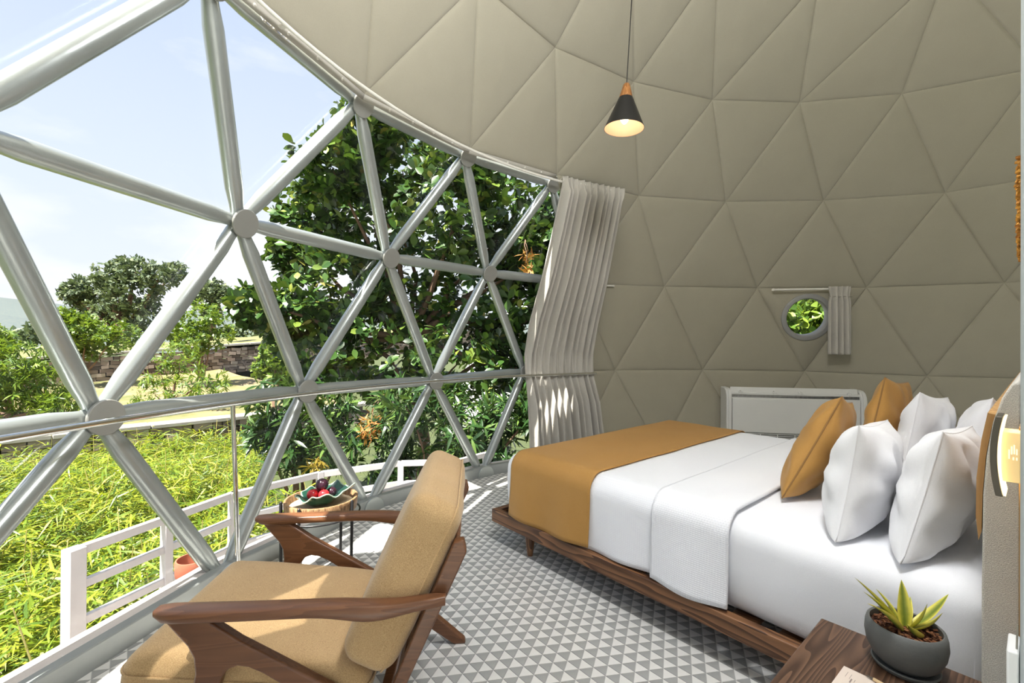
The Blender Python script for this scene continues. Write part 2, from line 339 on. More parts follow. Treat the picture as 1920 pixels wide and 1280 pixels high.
# hexagonal cap above ring 4: rings of 24, 18, 12, 6, 1
lat4 = math.asin(ZR[4]); az4 = -2*STEP
def cnode(k, i):
    n = 24-6*k
    if n == 0: return Vector((0, 0, S*(1-ZF)))
    i %= n
    if k == 0: return lnode(4, i)
    return sph(math.sin(lat4+(PI/2-lat4)*k/4), az4+2*PI*i/n)
CAPT = []
for sct in range(6):
    for k in range(4):
        n = 4-k
        for i in range(n):
            a = (k, sct*n+i); b = (k, sct*n+i+1); cc = (k+1, sct*(n-1)+i)
            CAPT.append((a, b, cc))
            if i < n-1: CAPT.append((b, (k+1, sct*(n-1)+i+1), cc))
def pillow_tri(P, seg=7, puff=.013):
    """upholstered triangle, proud towards the dome's middle, seams sunk"""
    P = [Vector(p) for p in P]; cen = (P[0]+P[1]+P[2])/3
    nrm = (P[1]-P[0]).cross(P[2]-P[0]).normalized()
    if nrm.dot(Vector((0, 0, 1.2))-cen) < 0: nrm = -nrm
    side = [(P[i]-P[(i+1) % 3]).length for i in range(3)]; per = sum(side)
    inc = (P[0]*side[1]+P[1]*side[2]+P[2]*side[0])/per
    inr = (P[1]-P[0]).cross(P[2]-P[0]).length/per
    mb = MB(); rings = [0, .006, .014, .03, .06, .12, .22]
    vs = []
    for d in rings:
        k = 1-d/inr; h = puff*(1-math.exp(-d/.010)) + .012*min(1, d/.25) if d else 0
        for e in range(3):
            a = inc+(P[e]-inc)*k; b = inc+(P[(e+1) % 3]-inc)*k
            for q in range(seg): vs.append(a+(b-a)*(q/seg)+nrm*h)
    n = 3*seg; fs = []
    for r in range(len(rings)-1):
        for q in range(n): fs.append((r*n+q, r*n+(q+1) % n, (r+1)*n+(q+1) % n, (r+1)*n+q))
    vs.append(inc+nrm*(puff+.012)); last = (len(rings)-1)*n
    for q in range(n): fs.append((last+q, last+(q+1) % n, len(vs)-1))
    mb.add(vs, fs); return mb
wall = structure('wall_dome', 'quilted grey fabric dome lining of stitched triangular panels')
PORT = ((1, 2), (2, 2), (2, 3))
for t in WALLT:
    if t == PORT: continue
    pillow_tri([lnode(*q) for q in t]).build('panel', M_LIN, wall, 60)
# panel with the round window cut out of it
P = [lnode(*q) for q in PORT]
pc = None
nrm = (P[1]-P[0]).cross(P[2]-P[0]).normalized(); cen = (P[0]+P[1]+P[2])/3
if nrm.dot(Vector((0, 0, 1.2))-cen) < 0: nrm = -nrm
d_ = ray(1511, 594); pc = CAM + d_*((P[0]-CAM).dot(nrm)/d_.dot(nrm))      # centre of the porthole on the panel plane
px_ = Vector((0, 0, 1)).cross(nrm).normalized(); py_ = nrm.cross(px_)
PR = .205
mb = MB(); n = 48; inner = []; outer = []; mid = []
for k in range(n):
    a = 2*PI*k/n; d = px_*math.cos(a)+py_*math.sin(a); best = 9
    for e in range(3):
        A = P[e]; B = P[(e+1) % 3]; en = (B-A).cross(nrm).normalized(); den = d.dot(en)
        q = (A-pc).dot(en)
        if abs(den) > 1e-6 and q/den > 0: best = min(best, q/den)
    inner.append(pc+d*PR+nrm*.03); outer.append(pc+d*best); mid.append(pc+d*(best-.03 if best-.03 > PR else (PR+best)/2)+nrm*.028)
# snap the nearest spokes to the corners so that the panel fills its triangle
for p in P:
    k = min(range(n), key=lambda i: (outer[i]-p).length); outer[k] = p.copy(); mid[k] = p+(pc-p).normalized()*.05+nrm*.028
mb.add(inner+mid+outer, [(r*n+k, r*n+(k+1) % n, (r+1)*n+(k+1) % n, (r+1)*n+k) for r in range(2) for k in range(n)])
mb.build('panel', M_LIN, wall, 60)
ceil = structure('ceiling', 'quilted grey fabric crown of the dome')
for t in CAPT: pillow_tri([cnode(*q) for q in t]).build('panel', M_LIN, ceil, 60)

flap = structure('trim_3', 'riveted fabric flap lapping over the top tubes of the window')
def down(p, dz):
    r = math.hypot(p.x, p.y); z = p.z-dz; r2 = math.sqrt((S*.984)**2-(z+ZF*S)**2); return Vector((p.x*r2/r, p.y*r2/r, z))
for c in range(-8, 0):
    A = lnode(3, c); B = lnode(3, c+1); n8 = 8
    strip = MB(); vs = [A.lerp(B, k/n8) for k in range(n8+1)]+[down(A, .030).lerp(down(B, .030), k/n8)-Vector((0, 0, .006*math.sin(k/n8*PI))) for k in range(n8+1)]
    strip.add(vs, [(k, k+1, n8+2+k, n8+1+k) for k in range(n8)]); fo = strip.build('flap_strip', M_LINEDGE, flap, 60, solid=.006)
    for k in range(1, 5):
        p = A.lerp(B, k/5).lerp(down(A, .030).lerp(down(B, .030), k/5), .55); nn = (Vector((0, 0, -ZF*S))-p).normalized(); xx = Vector((0, 0, 1)).cross(nn).normalized()
        MB().lathe([(.009, .003), (.008, .006), (.001, .008)], 12, c=p, R=Matrix((xx, nn.cross(xx), nn)).transposed(), caps=False).build('rivet', M_TRACK, fo, 60)

# round window
win2 = structure('window_2', 'small round porthole in the fabric wall', pc)
Rp = Matrix((px_, py_, nrm)).transposed()
MB().lathe([(.203, -.06), (.203, .035), (.212, .046), (.250, .046), (.258, .040), (.258, -.0)], 56, R=Rp, caps=False).build('frame', plain('porthole_grey', (.30, .30, .29), .5), win2, 40)
MB().lathe([(.001, -.03), (.204, -.03)], 48, R=Rp, caps=False).build('pane', M_GLASS, win2, 0)

# the big window: struts, hub plates, clear panes
win1 = structure('window_1', 'geodesic window of galvanised tubes and clear triangular panes')
edges = set(); nodeset = set()
for t in WIN:
    for a in range(3):
        edges.add(tuple(sorted((t[a], t[(a+1) % 3])))); nodeset.add(t[a])
RF, RH, RG = 1.003, .9905, 1.0155
for a, b in sorted(edges):
    if a[0] == 0 and b[0] == 0: continue
    A = fnode(*a, RF); B = fnode(*b, RF); d = (B-A).normalized(); L = (B-A).length
    A2 = A+d*.045; B2 = B-d*.045
    MB().sweep([A2, A2+d*.05, A2+d*.13, B2-d*.13, B2-d*.05, B2], [.031, .033, .041, .041, .033, .031], 18).build('strut', M_TUBE, win1, 50)
for q in sorted(nodeset):
    c0 = fnode(*q, RH); o = Vector((0, 0, -ZF*S)); nn = (o-c0).normalized()
    xx = Vector((0, 0, 1)).cross(nn).normalized(); yy = nn.cross(xx); R = Matrix((xx, yy, nn)).transposed()
    if q[0] == 0:
        nn = Vector((-c0.x, -c0.y, 0)).normalized(); xx = Vector((0, 0, 1)).cross(nn).normalized(); yy = nn.cross(xx); R = Matrix((xx, yy, nn)).transposed()
        c0 = c0+nn*.02
        poly = [(.085*math.cos(PI*k/16), .012+.085*math.sin(PI*k/16)) for k in range(17)] + [(-.085, 0), (.085, 0)]
        MB().prism(poly, -.012, .006, lambda a, b, d: c0+R @ Vector((a, b, d))).build('hub_plate', M_TUBE, win1, 30, .002)
    else:
        MB().lathe([(.001, .007), (.070, .007), (.073, .004), (.073, -.006), (.001, -.006)], 40, c=c0, R=R, caps=False).build('hub_plate', M_HUB, win1, 40)
        MB().lathe([(.03, -.006), (.03, -.11)], 16, c=c0, R=R).build('hub_core', M_TUBE, win1, 40)
for t in sorted(WIN):
    vs = []
    for q in t:
        p = fnode(*q, RG)
        if q[0] == 0: p = Vector((p.x*1.004, p.y*1.004, .06))
        vs.append(p)
    MB().add(vs, [(0, 1, 2)]).build('pane', M_GLASS, win1, 0)

# sill channel along the window's foot and the ledge outside
trim = structure('trim_1', 'grey steel sill channel along the window foot')
ledge = structure('trim_2', 'pale plaster ledge outside the window foot')
for c in range(CL, -1):
    A = fnode(0, c, 1.0); B = fnode(0, c+1, 1.0); d = (B-A).normalized(); L = (B-A).length; nin = Vector((-d.y, d.x, 0))
    if nin.dot(-A) < 0: nin = -nin
    prof = [(.040, 0), (.040, .083), (.036, .088), (-.004, .090), (-.004, .0)]
    MB().prism(prof, 0, L, lambda a, b, t: A+nin*a+Vector((0, 0, b))+d*t).build('sill_channel', M_SILL, trim, 30)
    prof = [(-.006, -.02), (-.006, .078), (-.12, .070), (-.13, .06), (-.13, -.25), (-.006, -.25)]
    MB().prism(prof, -.02, L+.02, lambda a, b, t: A+nin*a+Vector((0, 0, b))+d*t).build('ledge_block', M_LEDGE, ledge, 30)

# ------------------------------------------------------------------ floor: a field of little triangles
floor = MB().lathe([(.001, -.05), (4.22, -.05), (4.22, -.0016), (.001, -.0016)], 72, caps=False).build('floor', M_GROUT, None, 30)
tag(floor, 'tiled floor of small grey and off-white triangles', kind='structure')
TS = .0568; TH = TS*math.sqrt(3)/2; TA = math.radians(-.4)
g = .0011                                  # half a joint
def tri_pts(up):
    P_ = [Vector((0, 0)), Vector((TS, 0)), Vector((TS/2, TH))] if up else [Vector((0, TH)), Vector((TS, TH)), Vector((TS/2, 0))]
    c = (P_[0]+P_[1]+P_[2])/3; k = 1-g/(TH/3)
    return [c+(p-c)*k for p in P_]
tmesh = []
for up in (True, False):
    pp = tri_pts(up); c = (pp[0]+pp[1]+pp[2])/3
    mb = MB(); vs = [(p.x-c.x, p.y-c.y, 0) for p in pp]+[(p.x-c.x, p.y-c.y, -.0016) for p in pp]
    mb.add(vs, [(0, 1, 2), (0, 3, 4, 1), (1, 4, 5, 2), (2, 5, 3, 0)])
    me = mb.mesh('tile', M_TL if up else M_TD, 0); tmesh.append((me, c))
cosA, sinA = math.cos(TA), math.sin(TA)
tl = []
J0 = onz(1050, 1150, 0)                    # one lattice corner of the photograph's floor
for r in range(-90, 90):
    for q in range(-90, 90):
        for k in (0, 1):
            c = tmesh[k][1]
            lx = q*TS - (r % 2)*TS/2 + c.x + (0 if k == 0 else -TS/2); ly = r*TH + c.y
            X = J0.x + lx*cosA-ly*sinA; Y = J0.y + lx*sinA+ly*cosA
            if X*X+Y*Y < 4.1*4.1: tl.append((k, X, Y))
def vis(X, Y):
    d = Vector((X, Y, 0))-CAM; z = d.dot(FW)
    if z < .3: return None
    px = 960+FPX*d.dot(RT)/z; py = 640-FPX*d.dot(UP)/z
    if not (0 < px < 1920 and 0 < py < 1275): return None
    p = Vector((X, Y, 0))-BO; u, v = p.dot(BU), p.dot(BV)
    if u > .15 and v > .25: return None
    if px < 880 and py > 1000 and not (560 < px < 700 and py < 1060): return None
    return z
near = sorted(((vis(X, Y), i) for i, (k, X, Y) in enumerate(tl) if vis(X, Y)), key=lambda q: q[0])[:300]
ns_ = {i for _, i in near}
mats2 = (MB(), MB())
for i, (k, X, Y) in enumerate(tl):
    if i in ns_:
        o = link('tile', tmesh[k][0], floor); o.location = (X, Y, 0); o.rotation_euler = (0, 0, TA)
rest = MB()
V0 = [np.array([tuple(v.co) for v in tmesh[k][0].vertices]) for k in (0, 1)]
for i, (k, X, Y) in enumerate(tl):
    if i in ns_: continue
    vv = V0[k]; rest.add([(X+p[0]*cosA-p[1]*sinA, Y+p[0]*sinA+p[1]*cosA, p[2]) for p in vv], [(0, 1, 2), (0, 3, 4, 1), (1, 4, 5, 2), (2, 5, 3, 0)], k)
tag(rest.build('tile_field', [M_TL, M_TD], floor, 0), kind='stuff')

# ------------------------------------------------------------------ partition behind the headboard
part = structure('wall_right', 'blue grey partition panel behind the headboard')
RB = Matrix((BU, BV, Vector((0, 0, 1)))).transposed()
MB().box(BW(2.2, 1.0, 1.2), (.10, 3.22, 2.4), RB).build('panel', M_BLUEG, part, 30, .004)

# ================================================================== HANDRAIL, TRACK, CURTAINS
t = thing('handrail', 'polished steel handrail bowed along the geodesic window with slim post', 'handrail')
arc = [Vector((4.03*math.sin(a), 4.03*math.cos(a), .898)) for a in np.radians(np.linspace(-150, -11.9, 70))]
MB().sweep(arc, .0135, 12).build('rail', M_CHROME, t, 60)
for az in (-60.8, -105, -149):
    a = math.radians(az); p = Vector((4.03*math.sin(a), 4.03*math.cos(a), .89)); b = Vector((4.035*math.sin(a), 4.035*math.cos(a), .005))
    if az == -60.8: b = onz(448, 1091, .005)
    MB().sweep([b, p], .011, 12).build('post', M_CHROME, t, 60)
    MB().lathe([(.03, 0), (.03, .006), (.013, .012)], 20, c=(b.x, b.y, .0)).build('foot', M_CHROME, t, 40)

t = thing('curtain_track', 'thin white curtain track bent along the edge of the fabric ceiling', 'curtain track')
tp = []
for az in np.linspace(-150, -13, 60):
    a = math.radians(az); tp.append(Vector((3.6*math.sin(a), 3.6*math.cos(a), 2.635)))
MB().sweep(tp, .008, 10, flat=1.3).build('track', M_TRACK, t, 60)
for az in (-98, -62.5):
    a = math.radians(az); p = Vector((3.6*math.sin(a), 3.6*math.cos(a), 2.64)); rd = Vector((math.sin(a), math.cos(a), 0)); tg = Vector((math.cos(a), -math.sin(a), 0))
    R = Matrix((tg, rd, Vector((0, 0, 1)))).transposed()
    rd2 = (rd*.55+Vector((0, 0, .83))).normalized()
    mbb = MB(); Rq = Matrix((tg, rd2.cross(tg), rd2)).transposed()
    mbb.box(p+rd*.055-Vector((0, 0, .02)), (.16, .006, .05), Rq); br = mbb.build('bracket_plate', M_BRASS, t, 30, .002)
    MB().box(p+rd*.03-Vector((0, 0, .008)), (.02, .07, .008), R).build('bracket_arm', M_TRACK, t, 30)
    for k in (-.06, -.03, .03, .06): MB().lathe([(.004, -.006), (.004, .006)], 10, c=p+rd*.055+tg*k-Vector((0, 0, .02)), R=Matrix((tg, rd2, rd2.cross(tg))).transposed()).build('screw', M_TRACK, br, 0)

def curtain_mesh(nu, rows, pleats, amp):
    """rows: list of (z, r, az0, az1, pinch)"""
    mb = MB(); nv = 60
    def f(a, b):
        q = b*(len(rows)-1); i = min(int(q), len(rows)-2); k = q-i; k = k*k*(3-2*k) if False else k
        z, r, a0, a1, am = (rows[i][n]*(1-k)+rows[i+1][n]*k for n in range(5))
        q1 = math.sin(a*pleats*2*PI+1.8*math.sin(a*7)); wv = math.copysign(abs(q1)**.8, q1)*(.75+.3*math.sin(a*23))+.25*math.sin(a*pleats*11.3+2)
        az = math.radians(a0+(a1-a0)*a) ; rr = r+amp*am*wv
        return (rr*math.sin(az), rr*math.cos(az), z)
    mb.grid(nu, nv, f); return mb
def resample(keys, n):
    zs = np.array([k[0] for k in keys])[::-1]; out_ = []
    for z in np.linspace(keys[0][0], keys[-1][0], n):
        out_.append((z,)+tuple(float(np.interp(z, zs, np.array([k[c] for k in keys])[::-1])) for c in range(1, 5)))
    return out_
t = thing('window_curtain', 'long grey pleated curtain tucked behind the handrail beside the window', 'curtain')
keys = [(2.672, 3.560, -23.2, -11.7, .25), (2.60, 3.560, -23.2, -11.7, .27), (2.54, 3.572, -23.1, -12.3, 1.0), (2.2, 3.69, -23.1, -12.2, 1), (1.8, 3.82, -23.4, -12.2, 1), (1.4, 3.99, -23.6, -12.0, .9), (1.1, 4.075, -23.6, -11.9, .55), (.95, 4.072, -23.6, -11.9, .30), (.90, 4.065, -23.6, -11.9, .22), (.85, 4.06, -23.5, -11.8, .35), (.6, 4.03, -23.3, -11.2, .9), (.015, 3.99, -23.2, -10.3, 1.0)]
curtain_mesh(220, resample(keys, 60), 11, .062).build('cloth', M_CURT, t, 179, solid=.004)
hooks = 15
for k in range(hooks):
    a = math.radians(-23+11*k/(hooks-1)); p = Vector((3.588*math.sin(a), 3.588*math.cos(a), 2.644))
    MB().sweep([p+Vector((0, 0, .019*math.cos(q)))+Vector((math.sin(a), math.cos(a), 0))*.026*math.sin(q) for q in np.linspace(0, 2*PI, 9)[:-1]], .0028, 6, closed=True).build('hook', M_TRACK, t, 60)
t = thing('window_curtain', 'unseen grey pleated curtain added to shade part of the armchair', 'curtain')  # added out of view to shape the sun patches on the armchair
keys2 = [(k[0], k[1], -99.0, -86.8, k[4]) for k in keys]
curtain_mesh(160, resample(keys2, 60), 15, .026).build('cloth', M_CURT, t, 179, solid=.004)
t = thing('spare_rod', 'short white curtain rod end poking out behind the grey curtain', 'curtain rod')
p = onsphere(1150, 536, S*.985); q = onsphere(1090, 533, S*.985)
MB().sweep([p, q], .010, 10).build('rod', M_TRACK, t, 60); MB().lathe([(.001, -.012), (.012, -.008), (.012, .008), (.001, .012)], 12, c=p, caps=False).build('finial', M_TRACK, t, 60)

# porthole rod and little curtain
A = onsphere(1450, 543, S*.972); B = onsphere(1590, 546, S*.972); B.z = A.z
t = thing('porthole_rod', 'cream curtain rod above the round porthole', 'curtain rod')
MB().sweep([A, B], .011, 12).build('rod', M_TRACK, t, 60)
for p in (A, B): MB().lathe([(.001, -.016), (.016, -.01), (.016, .01), (.001, .016)], 14, c=p, caps=False).build('finial', M_TRACK, t, 60)
for k in (.1, .7):
    p = A.lerp(B, k); od = Vector((p.x, p.y, 0)).normalized()
    MB().sweep([p, p+od*.05+Vector((0, 0, .012)), p+od*.12+Vector((0, 0, .015))], .007, 8).build('bracket', M_TRACK, t, 60)
t = thing('porthole_curtain', 'short grey curtain bunched at one side of the porthole', 'curtain')
d = (B-A).normalized(); inn = Vector((-A.x, -A.y, 0)).normalized()
c0 = A.lerp(B, .72); c1 = A.lerp(B, 1.02)
def pf(a, b):
    wv = math.sin(a*4*2*PI+.6*math.sin(a*11)); pin = .55+.45*min(1, abs(b-.12)/.1) if b < .3 else 1
    wd = 1 - .12*math.exp(-((b-.13)/.06)**2) + (.06*b)
    p = c0.lerp(c1, .5+(a-.5)*wd) + Vector((0, 0, .02-b*.715)) + inn*(.015+.034*wv*pin*(.6+.4*b)+.02)
    return p
MB().grid(90, 40, pf).build('cloth', M_CURT, t, 179, solid=.004)
MB().sweep([c0.lerp(c1, k)+Vector((0, 0, -.085))+inn*.045 for k in (0, .25, .5, .75, 1)], .006, 6, flat=.4).build('gather_tape', M_CURT, t, 60)

# ================================================================== BED
bed = thing('bed_platform', 'low walnut platform bed base on tapered peg legs', 'bed', BW(0, 0))
BR = math.atan2(BU.y, BU.x); bed.rotation_euler = (0, 0, BR)
# in the bed's own frame x runs from foot to head; -y... is across (v = +y after the mirror below)
def bl(u, v, z): return Vector((u, v, z))          # BV is BU turned by +90 degrees
LB, WB = 2.085, 1.86
MB().box((LB/2, .02, .1625), (LB, .04, .075)).build('side_rail', M_BEDW, bed, 30, .004)
MB().box((LB/2, WB-.02, .1625), (LB, .04, .075)).build('side_rail', M_BEDW, bed, 30, .004)
MB().box((.02, WB/2, .1625), (.04, WB-.08, .075)).build('foot_rail', wood('bed_oak_cross', (.075, .030, .012), (.27, .125, .052), 1, .5, .9), bed, 30, .004)
MB().box((LB-.02, WB/2, .1625), (.04, WB-.08, .075)).build('head_rail', M_BEDW, bed, 30, .004)
for k in range(12): MB().box((.12+k*.165, WB/2, .160), (.09, WB-.08, .018)).build('slat', M_BEDW, bed, 30)
for lx, ly in ((.285, .055), (.285, WB-.055), (1.85, .055), (1.85, WB-.055), (1.05, WB/2)):
    MB().lathe([(.014, 0), (.016, .004), (.030, .118), (.030, .1255)], 20, c=(lx, ly, 0)).build('leg', M_WOODV, bed, 50)

def rounded_box(lo, hi, r, nx, ny, nz, fn=None):
    lo = Vector(lo); hi = Vector(hi); mb = MB(); idx = {}; vs = []; fs = []
    def vid(i, j, k):
        if (i, j, k) in idx: return idx[(i, j, k)]
        def cs(q, n, a, b):
            # more points near the ends
            s_ = q/n; s_ = .5-.5*math.cos(PI*s_); return a+(b-a)*s_
        p = Vector((cs(i, nx, lo.x, hi.x), cs(j, ny, lo.y, hi.y), cs(k, nz, lo.z, hi.z)))
        q = Vector((min(max(p.x, lo.x+r), hi.x-r), min(max(p.y, lo.y+r), hi.y-r), min(max(p.z, lo.z+r), hi.z-r)))
        d = p-q
        if d.length > 1e-9: p = q+d.normalized()*r
        if fn: p = fn(p)
        idx[(i, j, k)] = len(vs); vs.append(p); return idx[(i, j, k)]
    for i in range(nx):
        for j in range(ny):
            for k in (0, nz): fs.append((vid(i, j, k), vid(i+1, j, k), vid(i+1, j+1, k), vid(i, j+1, k)))
    for i in range(nx):
        for k in range(nz):
            for j in (0, ny): fs.append((vid(i, j, k), vid(i+1, j, k), vid(i+1, j, k+1), vid(i, j, k+1)))
    for j in range(ny):
        for k in range(nz):
            for i in (0, nx): fs.append((vid(i, j, k), vid(i, j+1, k), vid(i, j+1, k+1), vid(i, j, k+1)))
    return mb.add(vs, fs)
ZT = .545
V0M, V1M = .045, 1.815
def soft(p):
    n = noise.noise(Vector((p.x*4, p.y*4, p.z*5)))*.006
    tuck = 0
    if p.z < .34: tuck = (.34-p.z)*.10
    q = Vector(p); c = Vector((1.06, .93, .4)); d = (q-c); d.z = 0
    k = Vector((d.x/1.02, d.y/.885, 0))
    m = max(abs(k.x), abs(k.y))
    if m > .93:
        if abs(k.x) > abs(k.y): q.x -= math.copysign(tuck*.6, k.x)
        else: q.y -= math.copysign(tuck, k.y)
    q += Vector((n, n, n)); return q
mat_ = rounded_box((.045, V0M, .176), (2.08, V1M, ZT), .085, 60, 54, 18, soft).build('mattress', M_SHEET, None, 179)
mat_.location = BW(0, 0); mat_.rotation_euler = (0, 0, BR)
tag(mat_, 'thick mattress in a plain white fitted sheet on the walnut bed', 'mattress')
def drape(u0, u1, off, zb, zf, nu, flare=.0, wr=.004, seed=0, rip=5, skew=0):
    r = .095; path = []
    v0, v1, zt = V0M-off, V1M+off, ZT+off
    for k in range(14): path.append((v0-flare*(1-k/13)**1.3, zb+(zt-r-zb)*k/13, 1-k/13))
    for k in range(1, 9): a = PI/2*k/8; path.append((v0+r-r*math.cos(a), zt-r+r*math.sin(a), 0))
    for k in range(1, 40): path.append((v0+r+(v1-v0-2*r)*k/40, zt, 0))
    for k in range(0, 9): a = PI/2*k/8; path.append((v1-r+r*math.sin(a), zt-r+r*math.cos(a), 0))
    for k in range(1, 11): path.append((v1+flare*(k/10), zt-r+(zf-zt+r)*k/10, k/10))
    mb = MB(); n = len(path)
    def f(a, b):
        i = min(int(round(b*(n-1))), n-1); v, z, hang = path[i]
        u = u0+(u1-u0)*a + skew*(b-.5)
        nz = noise.noise(Vector((u*5+seed, v*3.2, z*4+seed)))*wr
        rp = math.sin(u*2*PI*rip+seed)*.010*hang
        side = -1 if b < .5 else 1
        return (u, v+side*(rp+nz*.7), z+(nz if hang == 0 else math.sin(a*PI*1.0+.3)*-.012*hang))
    mb.grid(nu, n, f); return mb
m_, t_, b_ = nodes('white_matelasse'); b_.inputs['Roughness'].default_value = .85; b_.inputs['Sheen Weight'].default_value = .2
v_ = coords(t_, (1, 1, 1), (0, 0, PI/4)); wv1 = t_.nodes.new('ShaderNodeTexVoronoi'); wv1.inputs['Scale'].default_value = 130; wv1.inputs['Randomness'].default_value = 0; t_.links.new(v_, wv1.inputs['Vector'])
t_.links.new(rampn(t_, wv1.outputs['Distance'], [(.1, (.90, .91, .94)), (.8, (.82, .83, .87))]), b_.inputs['Base Color']); bump(t_, b_, wv1.outputs['Distance'], .5, .003)
M_MATEL = m_
def bedthing(mb, name, mats, label, cat, solid):
    o = mb.build(name, mats, None, 179, solid=solid); o.location = BW(0, 0); o.rotation_euler = (0, 0, BR); return tag(o, label, cat)
bedthing(drape(.30, 1.10, .012, .213, .213, 50, .010, .004, 3, 3), 'coverlet', M_MATEL, 'white textured coverlet spread over the middle of the bed', 'coverlet', .006)
bedthing(drape(1.085, 1.41, .023, .213, .213, 26, .018, .004, 3, 3), 'blanket_fold', M_MATEL, 'white textured band folded back between coverlet and pillows', 'blanket', .012)
bedthing(drape(.155, .745, .024, .213, .213, 40, .022, .004, 3, 3), 'bed_runner', M_GOLD, 'gold satin runner laid across the foot of the bed', 'bed runner', .005)

# headboard
hb = thing('headboard', 'oatmeal linen headboard with rounded top against the partition', 'headboard', BW(2.09, 0)); hb.rotation_euler = (0, 0, BR)
prof = [(.002, .02), (.002, .70), (.004, .90), (.009, .98), (.018, 1.05), (.030, 1.10), (.042, 1.128), (.050, 1.135), (.056, 1.13), (.056, .02)]
MB().prism(prof, -.35, 2.2, lambda a, b, d: Vector((a, d, b))).build('cushion_board', M_LINEN, hb, 50, .006, 3)
prof = [(.0015, .82), (.003, .90), (.008, .98), (.016, 1.04), (.021, 1.065), (.010, 1.068), (.001, 1.01), (-.006, .93), (-.007, .85), (-.003, .80)]
MB().prism(prof, -.345, 2.19, lambda a, b, d: Vector((a, d, b))).build('wood_edge', M_OAKL, hb, 50)
MB().prism([(.0562, .62), (.0592, .62), (.0592, 1.06), (.0562, 1.06)], -.49, -.352, lambda a, b, d: Vector((a, d, b))).build('wood_backing', M_OAKL, hb, 30)

# pillows
def pillow_mesh(w_, h_, th, seed=0, n=34, wr=.010, ear=.075):
    mb = MB()
    def side(sg):
        def f(a, b):
            x = 2*a-1; y = 2*b-1; x = math.sin(x*PI/2); y = math.sin(y*PI/2)
            X = x*w_/2*(1-ear*(1-y*y)**1.2); Y = y*h_/2*(1-ear*.9*(1-x*x)**1.2)
            e_ = max(0, (1-x*x))*max(0, (1-y*y)); T = th/2*(e_**.42)
            T += wr*noise.noise(Vector((X*9+seed, Y*9, sg*3+seed)))*min(1, e_*4)
            rad = .006*math.sin(math.atan2(y, x)*9+seed*2)*e_**.3*(1-e_)*4
            return (X, sg*(T+rad*.6), Y)
        return f
    mb.grid(n, n, side(1)); mb.grid(n, n, side(-1)); return mb
def seam_path(w_, h_, ear=.075):
    out_ = []
    for sd in range(4):
        for k in range(12):
            q = -1+2*k/12
            x, y = ((q, -1), (1, q), (-q, 1), (-1, -q))[sd]
            out_.append(Vector((x*w_/2*(1-ear*(1-y*y)**1.2), 0, y*h_/2*(1-ear*.9*(1-x*x)**1.2))))
    return out_
def put_pillow(name, mat, label, cat, group, u, v, w_, h_, th, lean, inplane, turn, seed, lift=0, wr=.010, pip=None):
    o = thing(name, label, cat, (0, 0, 0), 0, group)
    # local x along BV, local y along BU, local z up; lean tips the top towards the head
    R = Matrix((BV, BU, Vector((0, 0, 1)))).transposed().to_4x4()
    if R.determinant() < 0: R = Matrix((BV, -BU, Vector((0, 0, 1)))).transposed().to_4x4(); lean = -lean
    Mx = Matrix.Translation(BW(u, v, ZT+lift)) @ R @ Matrix.Rotation(turn, 4, 'Z') @ Matrix.Rotation(-lean, 4, 'X') @ Matrix.Translation((0, 0, h_/2*.93)) @ Matrix.Rotation(inplane, 4, 'Y')
    o.matrix_world = Mx
    Mi = Mx.inverted()
    def settle(p):
        q = Mx @ Vector(p); lim = ZT+.030
        if q.z < lim: q.z = lim-.036*(1-math.exp((q.z-lim)/.036))
        return Mi @ q
    me = pillow_mesh(w_, h_, th, seed, wr=wr); me.v = [tuple(settle(p)) for p in me.v]; b = me.build('pillow_body', mat, o, 179)
    MB().sweep([settle(p) for p in seam_path(w_, h_)], .0035 if pip else .0025, 6, closed=True).build('seam', pip or mat, o, 60)
    return o
D = math.radians
M_GOLDP = fabric('gold_piping', (.22, .11, .03), (.30, .16, .05), 800, .1, .5)
put_pillow('pillow', M_PIL, 'plump white pillow standing behind the gold cushion by the nightstand', 'pillow', 'white bed pillows', 1.708, .455, .70, .405, .21, D(8), D(5), D(3), 2, -.02, .016)
put_pillow('pillow', M_PIL, 'white pillow leaning on the headboard on the nightstand side', 'pillow', 'white bed pillows', 1.908, .43, .70, .425, .195, D(12), D(5), D(-2), 5, -.02, .016)
put_pillow('pillow', M_PIL, 'white pillow behind the gold cushion on the air conditioner side', 'pillow', 'white bed pillows', 1.760, 1.36, .70, .455, .19, D(9), D(6), D(-3), 11, -.02, .016)
put_pillow('pillow', M_PIL, 'white pillow leaning on the headboard on the air conditioner side', 'pillow', 'white bed pillows', 1.942, 1.36, .70, .46, .18, D(11), D(5), D(2), 17, -.02, .016)
put_pillow('throw_cushion', M_GOLD, 'gold satin cushion tipped in front of the pillows by the nightstand', 'cushion', 'gold cushions', 1.438, .655, .48, .48, .17, D(24), D(9), D(5), 23, .0, .006, M_GOLDP)
put_pillow('throw_cushion', M_GOLD, 'gold satin cushion standing in front of the pillows by the air conditioner', 'cushion', 'gold cushions', 1.585, 1.44, .46, .50, .16, D(10), D(6), D(-4), 29, .0, .006, M_GOLDP)

